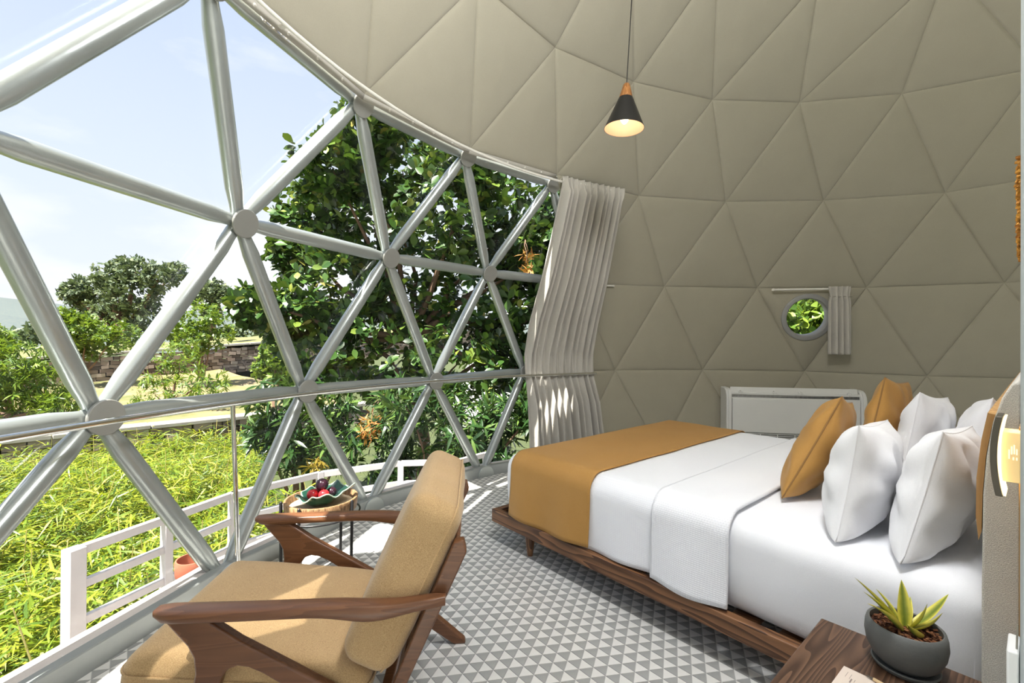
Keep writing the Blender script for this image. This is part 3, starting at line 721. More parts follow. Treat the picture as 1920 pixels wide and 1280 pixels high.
# ------------------------------------------------------------------ nightstand and what stands on it
NZ = .45
ns = thing('nightstand', 'dark oak nightstand with strong grain between bed and partition', 'nightstand', BW(1.776, -.23)); ns.rotation_euler = (0, 0, BR)
MB().box((.157, -.235, NZ-.014), (.314, .47, .028)).build('top', M_NSW2, ns, 30, .004)
MB().box((.157, -.045, .285), (.29, .022, .27)).build('side_panel', M_NSW, ns, 30, .002)
MB().box((.157, -.425, .285), (.29, .022, .27)).build('side_panel', M_NSW, ns, 30, .002)
MB().box((.29, -.235, .285), (.02, .36, .27)).build('back_panel', M_NSW, ns, 30)
MB().box((.157, -.235, .16), (.27, .36, .02)).build('bottom_panel', M_NSW, ns, 30)
dr = MB().box((.022, -.235, .355), (.022, .352, .125)).build('drawer', M_NSW2, ns, 30, .003)
MB().lathe([(.008, 0), (.011, .012), (.002, .018)], 14, c=(.011, -.235, .355), R=Matrix.Rotation(-PI/2, 3, 'Y')).build('knob', M_BRASS, dr, 50)
for a in (.04, .274):
    for b in (-.06, -.41): MB().lathe([(.012, 0), (.02, .15)], 14, c=(a, b, 0)).build('leg', M_WOODV, ns, 50)
# potted plant
pp = onz(1697, 1262, NZ); pp = Vector((onz(1697, 1250, NZ).x, onz(1697, 1250, NZ).y, NZ))
pl = thing('potted_succulent', 'small spiky yellow-green succulent in a grey bowl pot on the nightstand', 'potted plant', pp)
rimtilt = 0
MB().lathe([(.052, .0), (.060, .002), (.064, .010), (.061, .012), (.05, .006), (.02, .004), (.001, .004)], 40, caps=False).build('saucer', M_POT, pl, 50)
MB().lathe([(.030, .006), (.046, .008), (.062, .024), (.073, .048), (.0765, .070), (.075, .090), (.072, .101), (.069, .103), (.066, .101), (.067, .088), (.066, .070), (.001, .066)], 48, caps=False).build('pot', M_POT, pl, 60)
soil = MB()
for k in range(260):
    a = random.random()*2*PI; r = .063*math.sqrt(random.random()); R = Matrix.Rotation(random.random()*6, 3, 'Z') @ Matrix.Rotation(random.uniform(-.6, .6), 3, 'X')
    soil.box((r*math.cos(a), r*math.sin(a), .088+random.uniform(-.004, .006)), (random.uniform(.006, .018), .004, .003), R)
soil.lathe([(.066, .085), (.001, .087)], 24, caps=False)
tag(soil.build('bark_mulch', M_SOIL, pl, 0), kind='stuff')
ml, tl_, bl_ = nodes('succulent_leaf'); bl_.inputs['Roughness'].default_value = .4
ca = tl_.nodes.new('ShaderNodeAttribute'); ca.attribute_name = 'edge'
nz_ = ntex(tl_, coords(tl_, (1, 1, 1)), 60, 3); ad = tl_.nodes.new('ShaderNodeMath'); ad.operation = 'MULTIPLY_ADD'; ad.inputs[1].default_value = .35; tl_.links.new(nz_, ad.inputs[0]); tl_.links.new(ca.outputs['Fac'], ad.inputs[2])
tl_.links.new(rampn(tl_, ad.outputs[0], [(.25, (.16, .22, .03)), (.60, (.34, .36, .05)), (.85, (.66, .60, .08)), (1, (.75, .68, .13))]), bl_.inputs['Base Color'])
def blade(base, tip, wid, bend, cup=.35, n=12):
    base = Vector(base); tip = Vector(tip); d = tip-base; sd = d.cross(Vector((0, 0, 1)));
    if sd.length < 1e-4: sd = Vector((1, 0, 0))
    sd.normalize(); nn = sd.cross(d).normalized()
    mb = MB(); vs = []; fs = []; ed = []
    for i in range(n+1):
        s_ = i/n; p = base+d*s_ - Vector((0, 0, 1))*bend*math.sin(s_*PI)*.0 + nn*(bend*math.sin(s_*PI)); wd = wid*(.65+.55*math.sin(min(1, s_*2.2)*PI/2))*(1-s_**2.2)**.9*.8
        for q, (k, h) in enumerate(((-1, cup), (-.5, cup*.35), (0, 0), (.5, cup*.35), (1, cup))):
            vs.append(p+sd*k*wd/2+nn*h*wd/2); ed.append(abs(k))
        for q, (k, h) in enumerate(((.5, cup*.35), (0, 0), (-.5, cup*.35))):
            vs.append(p+sd*k*wd/2+nn*(h*wd/2-wd*.16*(1-s_*.5))); ed.append(abs(k))
    for i in range(n):
        for q in range(8): fs.append((i*8+q, i*8+(q+1) % 8, (i+1)*8+(q+1) % 8, (i+1)*8+q))
    mb.add(vs, fs); o = mb.build('leaf', ml, pl, 70)
    at_ = o.data.attributes.new('edge', 'FLOAT', 'POINT'); at_.data.foreach_set('value', ed)
    return o
pdepth = (pp-CAM).dot(FW)
def tipat(px, py, dd=0): return at(px, py, pdepth+dd)-pp
for (tx, ty, dd, wd, bd) in [(1602, 1082, 0, .030, .006), (1618, 1108, -.035, .026, .006), (1626, 1131, -.06, .028, .008), (1642, 1103, .04, .024, .004), (1690, 1086, .02, .034, .002), (1707, 1118, .05, .024, .0), (1779, 1113, 0, .032, -.008), (1768, 1148, -.05, .028, -.008), (1739, 1131, -.03, .030, -.006)]:
    tp_ = tipat(tx, ty, dd); b0 = Vector((tp_.x*.12, tp_.y*.12, .092)); blade(b0, tp_, wd, bd)
tp_ = tipat(1702, 1172, -.03); blade(Vector((.0, 0, .09))+RT*.004-FW*.028, tp_, .040, 0, .5, 8)
# notepad and pencil
npd = thing('notepad', 'small beige notepad lying at the nightstand edge', 'notepad', Vector((0, 0, 0)))
q0 = onz(1583, 1248, NZ+.006); e1 = (onz(1545, 1300, NZ+.006)-q0).normalized(); e2 = Vector((-e1.y, e1.x, 0))
if e2.dot(onz(1640, 1278, NZ+.006)-q0) < 0: e2 = -e2
R = Matrix((e1, e2, e1.cross(e2))).transposed()
npd.location = q0+e1*.075+e2*.052-Vector((0, 0, .006))
MB().box((0, 0, .003), (.15, .105, .006), R).build('pages', M_PAPER, npd, 30)
prn = MB()
for (a, b, la, lb) in ((.028, .012, .022, .0006), (.030, .020, .020, .0006), (.045, .024, .016, .0026), (.04, .030, .010, .0008)):
    prn.box(R @ Vector((a-.075, b-.052, 0))+Vector((0, 0, .0062)), (la, lb, .0003), R)
prn.build('printed_lines', M_INK, npd, 0)
a0 = onz(1622, 1264, NZ+.010); a1 = onz(1672, 1292, NZ+.010)
pc_ = thing('pencil', 'pale wooden pencil resting across the notepad', 'pencil', a0)
dd_ = (a1-a0).normalized()
MB().sweep([Vector((0, 0, 0)), dd_*.016], [.0006, .003], 8).build('tip', M_DBRONZE, pc_, 40)
MB().sweep([dd_*.016, dd_*.15], .0036, 6).build('barrel', M_PENW, pc_, 20)

# ------------------------------------------------------------------ wall lamp, socket, wool hanging on the partition
wl = thing('wall_lamp', 'small lit reading lamp with curved bronze plate on the partition', 'wall lamp', BW(2.1495, -.5, 1.0)); wl.rotation_euler = (0, 0, BR)
def arcplate(y0, y1, off, th, zlo, zhi, bow):
    out_ = []; 
    for k in range(13):
        z = zlo+(zhi-zlo)*k/12; s_ = 2*k/12-1; out_.append((off+bow*s_*s_, z))
    return out_+[(a+th, b) for a, b in out_[::-1]]
MB().prism(arcplate(0, 0, -.037, .009, -.058, .082, .007), -.035, .035, lambda a, b, d: Vector((a, d, b))).build('front_plate', M_DBRONZE, wl, 50, .001)
MB().prism(arcplate(0, 0, -.0275, .003, -.056, .080, .007), -.033, .033, lambda a, b, d: Vector((a, d, b))).build('light_strip', M_LED, wl, 50)
bxo = MB().box((-.012, 0, .012), (.024, .05, .088)).build('lamp_box', M_LAMPBOX, wl, 30, .002)
emb = MB()
for (a, z, h) in ((-.014, .02, .010), (-.011, .024, .014), (-.008, .026, .016), (-.005, .022, .010), (-.014, .012, .006), (-.009, .010, .005), (-.005, .010, .005)): emb.box((a, -.0254, z), (.0018, .0008, h))
emb.build('emblem', emit('emblem_glow', (1, .9, .7), .2), bxo, 0)
sk = thing('wall_box', 'white plastic wall box fixed low on the partition', 'wall box', BW(2.148, -.57, .60)); sk.rotation_euler = (0, 0, BR)
MB().box((-.006, 0, 0), (.014, .07, .22)).build('casing', M_WHITEP, sk, 30, .003)
MB().sweep([Vector((-.002, -.02, .11)), Vector((-.001, -.02, .15))], .0015, 6).build('cord', M_BRASS, sk, 60)
wh = MB()
for k in range(260):
    z = random.uniform(1.36, 1.53); wdt = .003*(.4+.6*abs(math.sin(z*37)))*(1 if z > 1.44 else .55)
    p = Vector((2.148-random.random()*wdt, -.60+random.uniform(0, .16), z))
    q = BW(p.x, p.y, p.z); wh.box(q, (.0022, .006, .004), Matrix.Rotation(random.random()*3, 3, (random.random(), random.random(), 1)))
tag(wh.build('wool_hanging', M_ORANGE, None, 0), 'shaggy orange wool hanging on the partition edge', 'wall hanging', kind='stuff')

# ------------------------------------------------------------------ armchair
CA = math.radians(-5.8); ce1 = Vector((math.cos(CA), math.sin(CA), 0)); ce2 = Vector((-math.sin(CA), math.cos(CA), 0))
a_ = math.radians(-7.2)
cx0 = Vector((math.cos(a_), math.sin(a_), 0))*(-2.962) + Vector((-math.sin(a_), math.cos(a_), 0))*.683
ch = thing('armchair', 'mid-century armchair with walnut arms and mustard woven cushions', 'armchair', (cx0.x, cx0.y, 0), CA)
side = [(-.345, .501), (-.245, .501), (-.16, .440), (-.065, .385), (.07, .305), (.19, .218), (.30, .133), (.425, .015), (.425, 0), (.378, 0), (.27, .082), (.15, .170), (.05, .250), (-.055, .322), (-.10, .352), (-.135, .369), (-.162, .374), (-.187, .366), (-.203, .343), (-.214, .30), (-.262, 0), (-.302, 0), (-.276, .30), (-.266, .36), (-.270, .40), (-.285, .43), (-.315, .465)]
for sy in (-1, 1):
    MB().prism([(a-.014*sy if b > .2 else a-.014*sy*b/.2, b) for a, b in side], sy*.305-.015, sy*.305+.015, lambda a, b, d: Vector((a, d, b))).build('side_frame', M_CHW, ch, 35, .006, 3)
    # sculpted arm
    arm = MB(); n = 28
    def armf(i, k):
        s_ = i/n; x0 = -.350 if sy < 0 else -.388; x = x0+(.38-x0)*s_
        wd = .062-.012*s_-.014*max(0, (s_-.75)/.25); 
        th = .030+.016*math.exp(-((s_-.72)/.12)**2)-.004*s_
        top = .527-.008*math.exp(-((s_-.80)/.12)**2)+.004*s_
        if s_ < .06: q = 1-((.06-s_)/.06)**2*.45; wd *= q; th *= q
        if s_ > .95: q = 1-((s_-.95)/.05)**2*.4; wd *= q
        a = 2*PI*k/16; cx, cz = math.cos(a), math.sin(a); pw = .45
        yy = math.copysign(abs(cx)**pw, cx)*wd/2; zz = math.copysign(abs(cz)**pw, cz)*th/2
        return Vector((x, sy*(.308+.010*math.sin(s_*PI))+yy, top-th/2+zz))
    vs = [armf(i, k) for i in range(n+1) for k in range(16)]
    fs = [(i*16+k, i*16+(k+1) % 16, (i+1)*16+(k+1) % 16, (i+1)*16+k) for i in range(n) for k in range(16)]+[tuple(range(16)), tuple(n*16+k for k in range(16))]
    arm.add(vs, fs).build('armrest', M_CHW, ch, 60)
    # back upright
    up = [(.218, .235), (.252, .225), (.436, .630), (.428, .664), (.400, .658)]
    MB().prism(up, sy*.268-.016, sy*.268+.016, lambda a, b, d: Vector((a, d, b))).build('back_upright', M_CHW, ch, 35, .004)
    MB().box((-.02, sy*.278, .206), (.52, .026, .040), Matrix.Rotation(D(7), 3, 'Y')).build('seat_rail', M_CHW, ch, 30, .003)
for x, z in ((-.255, .228), (.205, .185)): MB().box((x, 0, z), (.03, .585, .05)).build('cross_rail', M_CHW, ch, 30, .004)
for k in range(5):
    s_ = .12+k*.18; MB().box((.236+.196*s_, 0, .26+.42*s_), (.014, .50, .045), Matrix.Rotation(D(24.5), 3, 'Y')).build('back_slat', M_CHW, ch, 30, .003)
def cushion(lx, ly, lz, r, dome, seed):
    def fn(p):
        q = Vector(p); s_ = 1-min(1, (2*q.x/lx)**2); s2 = 1-min(1, (2*q.y/ly)**2)
        if q.z > 0: q.z += dome*s_**.6*s2**.6
        else: q.z -= dome*.4*s_*s2
        q += Vector((1, 1, 1))*noise.noise(Vector((q.x*7+seed, q.y*7, q.z*7)))*.003
        return q
    return rounded_box((-lx/2, -ly/2, -lz/2), (lx/2, ly/2, lz/2), r, 34, 34, 12, fn)
def seamline(lx, ly, z, r, n=8):
    out_ = []
    for cx, cy, a0 in ((1, 1, 0), (-1, 1, PI/2), (-1, -1, PI), (1, -1, 1.5*PI)):
        for k in range(n+1): a = a0+PI/2*k/n; out_.append(Vector((cx*(lx/2-r)+r*math.cos(a), cy*(ly/2-r)+r*math.sin(a), z)))
    return out_
o = cushion(.65, .575, .125, .048, .022, 1).build('seat_cushion', M_CHAIR, ch, 179)
o.location = (-.150, 0, .286); o.rotation_euler = (0, D(6.5), 0)
MB().sweep(seamline(.652, .577, .022, .048), .003, 6, closed=True).build('seam', M_CHAIR, o, 60)
o = cushion(.50, .59, .150, .050, .022, 5).build('back_cushion', M_CHAIR, ch, 179)
o.location = (.258, 0, .545); o.rotation_euler = (0, D(-90+25), 0)
o.scale = (1, 1, -1)
MB().sweep(seamline(.502, .577, .052, .05), .003, 6, closed=True).build('seam', M_CHAIR, o, 60)

# ------------------------------------------------------------------ side table, bowl, fruit
tb = at(603, 935, 2.25); tb = Vector((tb.x, tb.y, 0)); TZ = .402
st = thing('side_table', 'round wooden tray table on thin black legs beside the armchair', 'side table', tb)
MB().lathe([(.001, TZ-.028), (.160, TZ-.028), (.166, TZ-.022), (.172, TZ+.030), (.170, TZ+.034), (.160, TZ+.034), (.157, TZ+.028), (.150, TZ), (.001, TZ)], 56, caps=False).build('tray', M_TRAY, st, 40)
MB().lathe([(.149, TZ+.0005), (.149, TZ+.003), (.001, TZ+.003)], 48, caps=False).build('tray_lining', M_TRAYIN, st, 40)
for dirx in (68, -49, -12):
    pass
leg_dirs = [-RT*.152-FW*.085, -RT*.028-FW*.172, RT*.166-FW*.055, RT*.03+FW*.174]
for d in leg_dirs:
    d = Vector((d.x, d.y, 0)).normalized()*.181
    MB().sweep([Vector((d.x*.98, d.y*.98, 0)), Vector((d.x, d.y, TZ+.036)), Vector((d.x*.985, d.y*.985, TZ+.041))], [.0075, .0075, .003], 12).build('leg', M_BLACK, st, 50)
MB().sweep([Vector((.181*math.cos(a),   .181*math.sin(a), TZ-.04)) for a in np.linspace(0, 2*PI, 49)[:-1]], .005, 8, closed=True).build('ring', M_BLACK, st, 60)
bc = at(603, 918, 2.25); bz = TZ+.0052
bw = thing('leaf_bowl', 'green glazed leaf-shaped bowl with wavy rim on the tray table', 'bowl', (bc.x, bc.y, bz))
prof = [(.001, .0), (.045, .0), (.060, .006), (.085, .026), (.108, .046), (.122, .056), (.119, .060), (.104, .053), (.082, .038), (.056, .026), (.001, .022)]
def wob(q, i, a):
    k = min(1, math.hypot(q.x, q.y)/.12)**2
    rr = 1+k*(.10*math.sin(5*a+.6)+.05*math.sin(9*a)+.16*math.cos(a+.25))
    return Vector((q.x*rr, q.y*rr, q.z+k*(.012*math.sin(5*a+1.2)+.006*math.sin(11*a)+.016*math.cos(a+.2))))
Rb = rotz(-YAW)
MB().lathe(prof, 72, caps=False, R=Rb, wob=wob).build('bowl_body', M_GREENC, bw, 60)
MB().sweep([Rb @ wob(Vector((.122*math.cos(a), .122*math.sin(a), .059)), 5, a) for a in np.linspace(0, 2*PI, 73)[:-1]], .0035, 6, closed=True).build('rim', M_GREENR, bw, 60)
def fruit(a, b, z, r, mat, label):
    p = Vector((bc.x, bc.y, bz+z))+Vector((RT.x, RT.y, 0))*a+Vector((FW.x, FW.y, 0))*b; o = thing('plum', label, 'plum', p, random.random()*6, 'fruit in the leaf bowl')
    prof = [(max(.0006, r*math.sin(PI*k/14))*(1 if k < 13 else .8), -r*math.cos(PI*k/14)*(.96)-(.10*r*math.exp(-((14-k)/1.2)**2))) for k in range(15)]
    MB().lathe(prof, 28, caps=False).build('fruit_body', mat, o, 179)
    MB().sweep([Vector((0, 0, r*.84)), Vector((.002, 0, r*1.06))], .0016, 6).build('stem', M_BARK, o, 60)
fruit(-.034, -.024, .0503, .027, M_PLUMR, 'red plum lying low at the rim of the leaf bowl')
fruit(-.022, .031, .0493, .026, M_PLUMR, 'red plum tucked behind another red plum in the bowl')
fruit(.024, -.030, .051, .026, M_PLUMR, 'red plum below the big dark plum in the bowl')
fruit(.040, .024, .0483, .025, M_PLUMD, 'small dark plum half hidden in the bowl')
fruit(.002, .0, .0918, .031, M_PLUMD, 'large dark plum on top of the fruit in the bowl')

# ------------------------------------------------------------------ floor unit
ac0 = at(1490, 732, 4.72); az = math.atan2(ac0.x, ac0.y)
ac = thing('air_conditioner', 'long white floor-standing air conditioner against the fabric wall', 'air conditioner', (ac0.x, ac0.y, 0), -az-math.radians(2))
W = 1.34
MB().box((0, .11, .40), (W-.10, .20, .60)).build('body', M_AC, ac, 30, .01)
MB().box((0, .0, .455), (W-.12, .03, .36)).build('front_panel', M_AC, ac, 30, .008)
flap = MB().box((-.01, .03, .715), (W-.12, .012, .075), Matrix.Rotation(D(-14), 3, 'X')).build('flap', M_AC, ac, 30, .003)
for k in (-.52, -.19, .06, .52):
    c_ = MB(); c_.box((k, .012, .70), (.045, -.02, .016)); c_.box((k, .012, .70), (.014, .024, .04)); c_.build('clip', M_AC, flap, 30, .002)
MB().box((0, .06, .66), (W-.12, .10, .03)).build('outlet_gap', M_ACD, ac, 30)
for sx in (-1, 1):
    prof = [(-.02, .10), (-.02, .62), (-.012, .67), (.01, .71), (.05, .735), (.10, .74), (.22, .74), (.22, .10)]
    MB().prism(prof, sx*(W/2-.055), sx*W/2, lambda a, b, d: Vector((d, a, b))).build('end_panel', M_AC, ac, 40, .01, 3)
    MB().prism([(-.026, .11), (-.026, .62), (-.018, .672), (.006, .714), (.0, .72), (-.026, .676), (-.034, .62), (-.034, .11)], sx*(W/2-.045), sx*(W/2-.02), lambda a, b, d: Vector((d, a, b))).build('end_bead', M_AC, ac, 40)
    MB().box((sx*(W/2-.12), .11, .05), (.06, .16, .10)).build('foot', M_AC, ac, 30, .004)
MB().box((0, .0, .19), (W-.14, .02, .16)).build('grille_back', M_ACD, ac, 30)
for k in range(9): MB().box((0, -.016, .115+k*.019), (W-.14, .008, .007)).build('grille_slat', M_AC, ac, 30)
for k in range(7): MB().box((-.5+k*.166, -.014, .19), (.006, .01, .16)).build('grille_bar', M_AC, ac, 30)

# ------------------------------------------------------------------ pendant lamp
pd = at(1170, 241, 3.0)
pdl = thing('pendant_lamp', 'black cone pendant lamp with wooden top hanging over the bed', 'pendant lamp', pd, 0)
ZH = .0
top_z = .300
MB().lathe([(.1285, .0), (.1300, .001), (.046, .200), (.044, .200)], 48, caps=False).build('shade', M_BLACK, pdl, 60)
MB().lathe([(.1280, .001), (.043, .199), (.001, .199)], 48, caps=False).build('shade_lining', M_SHADEIN, pdl, 60)
MB().lathe([(.001, .201), (.0455, .201), (.022, .285), (.016, .294), (.006, .297), (.001, .297)], 32, caps=False).build('wooden_cap', M_LAMPW, pdl, 50)
MB().lathe([(.001, .03), (.012, .034), (.024, .05), (.028, .066), (.024, .085), (.014, .105), (.013, .14), (.001, .14)], 24, caps=False).build('bulb', M_BULB, pdl, 60)
MB().lathe([(.017, .135), (.017, .199)], 20).build('bulb_holder', M_BLACK, pdl, 50)
rr = math.hypot(pd.x, pd.y); topz = math.sqrt((S-.03)**2-rr*rr)-ZF*S-pd.z-.06
MB().sweep([Vector((0, 0, .295)), Vector((0, 0, topz))], .0035, 8).build('cord', M_BLACK, pdl, 60)
MB().lathe([(.05, topz-.02), (.05, topz), (.02, topz+.01)], 24).build('canopy', M_BLACK, pdl, 40)
pdl.rotation_euler = (D(2.0), D(2.5), 0)
pb = bpy.data.lights.new('pendant_bulb_light', 'POINT'); pb.energy = .35; pb.color = (1, .72, .45); pb.shadow_soft_size = .03
po = bpy.data.objects.new('pendant_bulb_light', pb); COL.objects.link(po); po.location = pd+Vector((0, 0, .015))

# ================================================================== OUTSIDE
def horiz(px, d, z):                       # a point at forward depth d under/over image column px, at height z
    p = CAM + (FW + RT*((px-960)/FPX))*d; return Vector((p.x, p.y, z))
# ground sheets
g0 = MB()
def gfun(a, b):
    r = 5.2+(b**2.2)*900; an = 2*PI*a
    p = Vector((r*math.sin(an), r*math.cos(an), 0)); z = -1.35+noise.noise(p*.15)*.25*min(1, (r-5)/6)-min(r*.004, 2)
    return (p.x, p.y, z)
g0.grid(96, 30, gfun, wrapu=True)
gr = g0.build('ground', M_SHADEG, None, 179); tag(gr, 'rough green ground around the dome', kind='structure')
MB().lathe([(4.22, -1.6), (4.22, -.05), (.01, -.05)], 72, caps=False).build('foundation', M_CONC, None, 30); tag(bpy.data.objects['foundation'], 'round concrete base under the dome', kind='structure')
dk = MB().lathe([(4.2, -1.6), (5.12, -1.6), (5.12, -.80), (5.06, -.78), (4.2, -.78)], 72, caps=False).build('walkway', M_CONC, None, 30); tag(dk, 'concrete walkway ring around the dome', kind='structure')

# lower wall and middle terrace
WA = at(-160, 843, 6.6); WB_ = at(560, 768, 10.6)
wz = -.36
WA = Vector((WA.x, WA.y, wz)); WB_ = Vector((WB_.x, WB_.y, wz)); wd_ = (WB_-WA).normalized(); wn_ = Vector((-wd_.y, wd_.x, 0))
if wn_.dot(FW) < 0: wn_ = -wn_
WA = WA - wd_*9; WL = (WB_-WA).length+1.5
def stones(mb, A, d, nrm, L, hfun, sz, depth):
    z = 0; 
    while True:
        h = sz*random.uniform(.7, 1.2); x = 0; anyrow = False
        while x < L:
            w_ = sz*random.uniform(1.0, 2.6); base, top = hfun(x/L)
            if base+z+h < top:
                anyrow = True; p = A+d*(x+w_/2); c = Vector((p.x, p.y, base+z+h/2))+nrm*(-random.uniform(0, .05))
                R = Matrix((d, nrm, Vector((0, 0, 1)))).transposed() @ Matrix.Rotation(random.uniform(-.09, .09), 3, 'Y') @ Matrix.Rotation(random.uniform(-.1, .1), 3, 'Z')
                mb.box(c, (w_*.94, depth, h*.9), R)
            x += w_
        z += h
        if not anyrow: break
lw = thing('garden_wall', 'low rubble stone terrace wall with pale cement cap beyond the bamboo', 'stone wall', WA)
mb = MB(); stones(mb, Vector((0, 0, 0)), wd_, wn_, WL, lambda s_: (-.85+.36-wz*0, -.06), .13, .3)
o = mb.build('stones', M_STONE, lw, 0); o['kind'] = 'stuff'; o.location = (0, 0, -.0)
for v in o.data.vertices: v.co.z += 0
cp = MB()
for k in range(int(WL/1.3)+1):
    s0 = k*1.3; R = Matrix((wd_, wn_, Vector((0, 0, 1)))).transposed()
    MB().box(wd_*(s0+.65)+Vector((0, 0, -.035+random.uniform(-.006, .006))), (1.285, .42, .075), R).build('cap_stone', M_CAP, lw, 30, .01)
def terrace(name, label, mat, A, d, nrm, L, q0, q1, zf, nq=14, nl=40, rough=.10):
    def f(a, b):
        p = A+d*(a*L)+nrm*(q0+(q1-q0)*b); z = zf(a, b)+noise.noise(Vector((p.x*.5, p.y*.5, 3)))*rough*min(1, b*6)
        return (p.x, p.y, z)
    o = MB().grid(nl, nq, f).build(name, mat, None, 179); tag(o, label, kind='structure'); return o
# upper wall line
UA = horiz(100, 16.2, 0); UB = horiz(540, 22.5, 0); ud = (UB-UA).normalized(); un = Vector((-ud.y, ud.x, 0))
if un.dot(FW) < 0: un = -un
UL0 = (UB-UA).length; UA2 = UA-ud*16; UL = UL0+34
def utop(s_): return .62+(1.25-.62)*((s_*UL-16)/UL0) if True else 0
def ubase(s_): return utop(s_)-1.15
def tzm(a, b):
    # rises from the lower wall to the foot of the upper wall
    p = WA+wd_*(a*WL)+wn_*(.15+12.5*b); s_ = ((p-UA2).dot(ud))/UL; dist = -(p-UA2).dot(un)
    tot = b*12.5+dist if dist > 0 else b*12.5
    k = min(1, (b*12.5)/max(.1, tot)); return (wz-.08)*(1-k)+(ubase(s_)+.12)*k if dist > -.3 else ubase(s_)-1.0
terrace('field_terrace', 'sandy terrace with patchy weeds between the two stone walls', M_GRASS, WA, wd_, wn_, WL, .15, 12.65, tzm, 30, 50, .08)
uw = thing('terrace_wall', 'long dry-stone wall crossing the field under the trees', 'stone wall', (UA2.x, UA2.y, 0))
mb = MB(); stones(mb, Vector((0, 0, 0)), ud, un, UL, lambda s_: (ubase(s_)-.1, utop(s_)), .17, .35)
o = mb.build('stones', M_STONE, uw, 0); o['kind'] = 'stuff'
for k in range(int(UL/1.6)):
    s_ = (k+.5)*1.6/UL; R = Matrix((ud, un, Vector((0, 0, 1)))).transposed() @ Matrix.Rotation(-math.atan2((1.25-.62)/UL0, 1), 3, 'Y')
    MB().box(ud*(s_*UL)+Vector((0, 0, utop(s_))), (1.58, .45, .09), R).build('cap_stone', M_CAP, uw, 30, .01)
def tzu(a, b): return utop(a)-.05+b*.9-(b*b)*3.0
terrace('dry_meadow', 'dry yellow grass slope above the long stone wall', M_DRYG, UA2, ud, un, UL, .1, 60, tzu, 20, 40, .5)
# far hills
def hill(name, label, pts, d, depth):
    mb = MB(); n = 90; x0, x1 = pts[0][0], pts[-1][0]; xs = [p[0] for p in pts]; ys = [p[1] for p in pts]
    def f(a, b):
        px = x0+(x1-x0)*a; y = float(np.interp(px, xs, ys)); ztop = CAM.z+(643-y)/FPX*d
        prof = math.sin(b*PI)**.8 if b < .5 else 1-(b-.5)*.8
        p = horiz(px, d*(.72+.56*b), 0); z = -12+(ztop+12)*prof+noise.fractal(Vector((p.x*.02, p.y*.02, 1)), 1, 2, 4)*d*.006*math.sin(b*PI)
        return (p.x, p.y, z)
    o = mb.grid(n, 24, f).build(name, M_HILL, None, 179); return tag(o, label, kind='structure')
hill('hill_range', 'hazy distant hills on the horizon', [(-1500, 585), (-500, 560), (0, 566), (60, 572), (120, 580), (250, 590), (380, 588), (430, 577), (500, 580), (700, 590), (1000, 600), (1600, 610)], 420, 0)
hill('near_hill', 'closer wooded hill below the horizon', [(-1400, 610), (-300, 596), (0, 594), (80, 604), (140, 618), (300, 625), (420, 606), (520, 612), (800, 620), (1400, 628)], 150, 0)

# ---- leaves
def leaf_template(kind):
    if kind == 'broad':   # obovate, folded a little along the midrib
        st = [(0, .03), (.25, .17), (.55, .30), (.8, .25), (1, .02)]; fold = .2; curl = -.10
    elif kind == 'lance':
        st = [(0, .02), (.3, .10), (.6, .09), (1, .005)]; fold = .12; curl = -.22
    elif kind == 'blade':
        st = [(0, .02), (.35, .048), (1, .003)]; fold = .10; curl = -.28
    else:
        st = [(0, .05), (.5, .30), (1, .03)]; fold = .1; curl = -.1
    vs = []; fs = []
    for s_, w_ in st:
        z = curl*s_*s_
        vs += [(s_, -w_, z+fold*w_), (s_, 0, z), (s_, w_, z+fold*w_)]
    for i in range(len(st)-1):
        a = i*3; fs += [(a, a+3, a+4, a+1), (a+1, a+4, a+5, a+2)]
    return np.array(vs), np.array(fs)
def frames(dirs, ups):
    x = dirs/np.linalg.norm(dirs, axis=1, keepdims=True); y = np.cross(ups, x); y /= np.linalg.norm(y, axis=1, keepdims=True)+1e-9; z = np.cross(x, y)
    return np.stack([x, y, z], axis=2)       # columns
def leaves_mesh(name, tpl, pos, dirs, ups, size, mat):
    V, F = leaf_template(tpl); R = frames(dirs, ups); n = len(pos)
    W_ = np.einsum('nij,kj->nki', R, V)*size[:, None, None]+pos[:, None, :]
    FF = (F[None]+np.arange(n)[:, None, None]*len(V)).reshape(-1, 4)
    me = bpy.data.meshes.new(name); me.vertices.add(n*len(V)); me.vertices.foreach_set('co', W_.reshape(-1).astype(np.float32))
    me.loops.add(FF.size); me.loops.foreach_set('vertex_index', FF.reshape(-1).astype(np.int32))
    me.polygons.add(len(FF)); me.polygons.foreach_set('loop_start', np.arange(0, FF.size, 4, dtype=np.int32)); me.polygons.foreach_set('loop_total', np.full(len(FF), 4, dtype=np.int32))
    me.materials.append(mat); me.update(calc_edges=True); me.shade_smooth(); return me
def unit(n): v = RNG.normal(size=(n, 3)); return v/np.linalg.norm(v, axis=1, keepdims=True)
def cluster_leaves(centres, per, size, spread, droop=.25, upbias=.5):
    """whorls of leaves on twig ends"""
    n = len(centres); ax = unit(n); ax[:, 2] = np.abs(ax[:, 2])*.8+.1; ax /= np.linalg.norm(ax, axis=1, keepdims=True)
    P_ = np.repeat(centres, per, 0); A_ = np.repeat(ax, per, 0); m = len(P_)
    rv = unit(m); side_ = np.cross(A_, rv); side_ /= np.linalg.norm(side_, axis=1, keepdims=True)+1e-9
    d = side_*RNG.uniform(.6, 1, (m, 1))+A_*RNG.uniform(-.1, .7, (m, 1)); d[:, 2] -= droop*RNG.uniform(0, 1, m)
    pos = P_+A_*RNG.uniform(-.5, .5, (m, 1))*spread+unit(m)*spread*.25
    ups = A_+unit(m)*.35; ups[:, 2] += upbias
    return pos, d, ups, size*RNG.uniform(.65, 1.2, m)
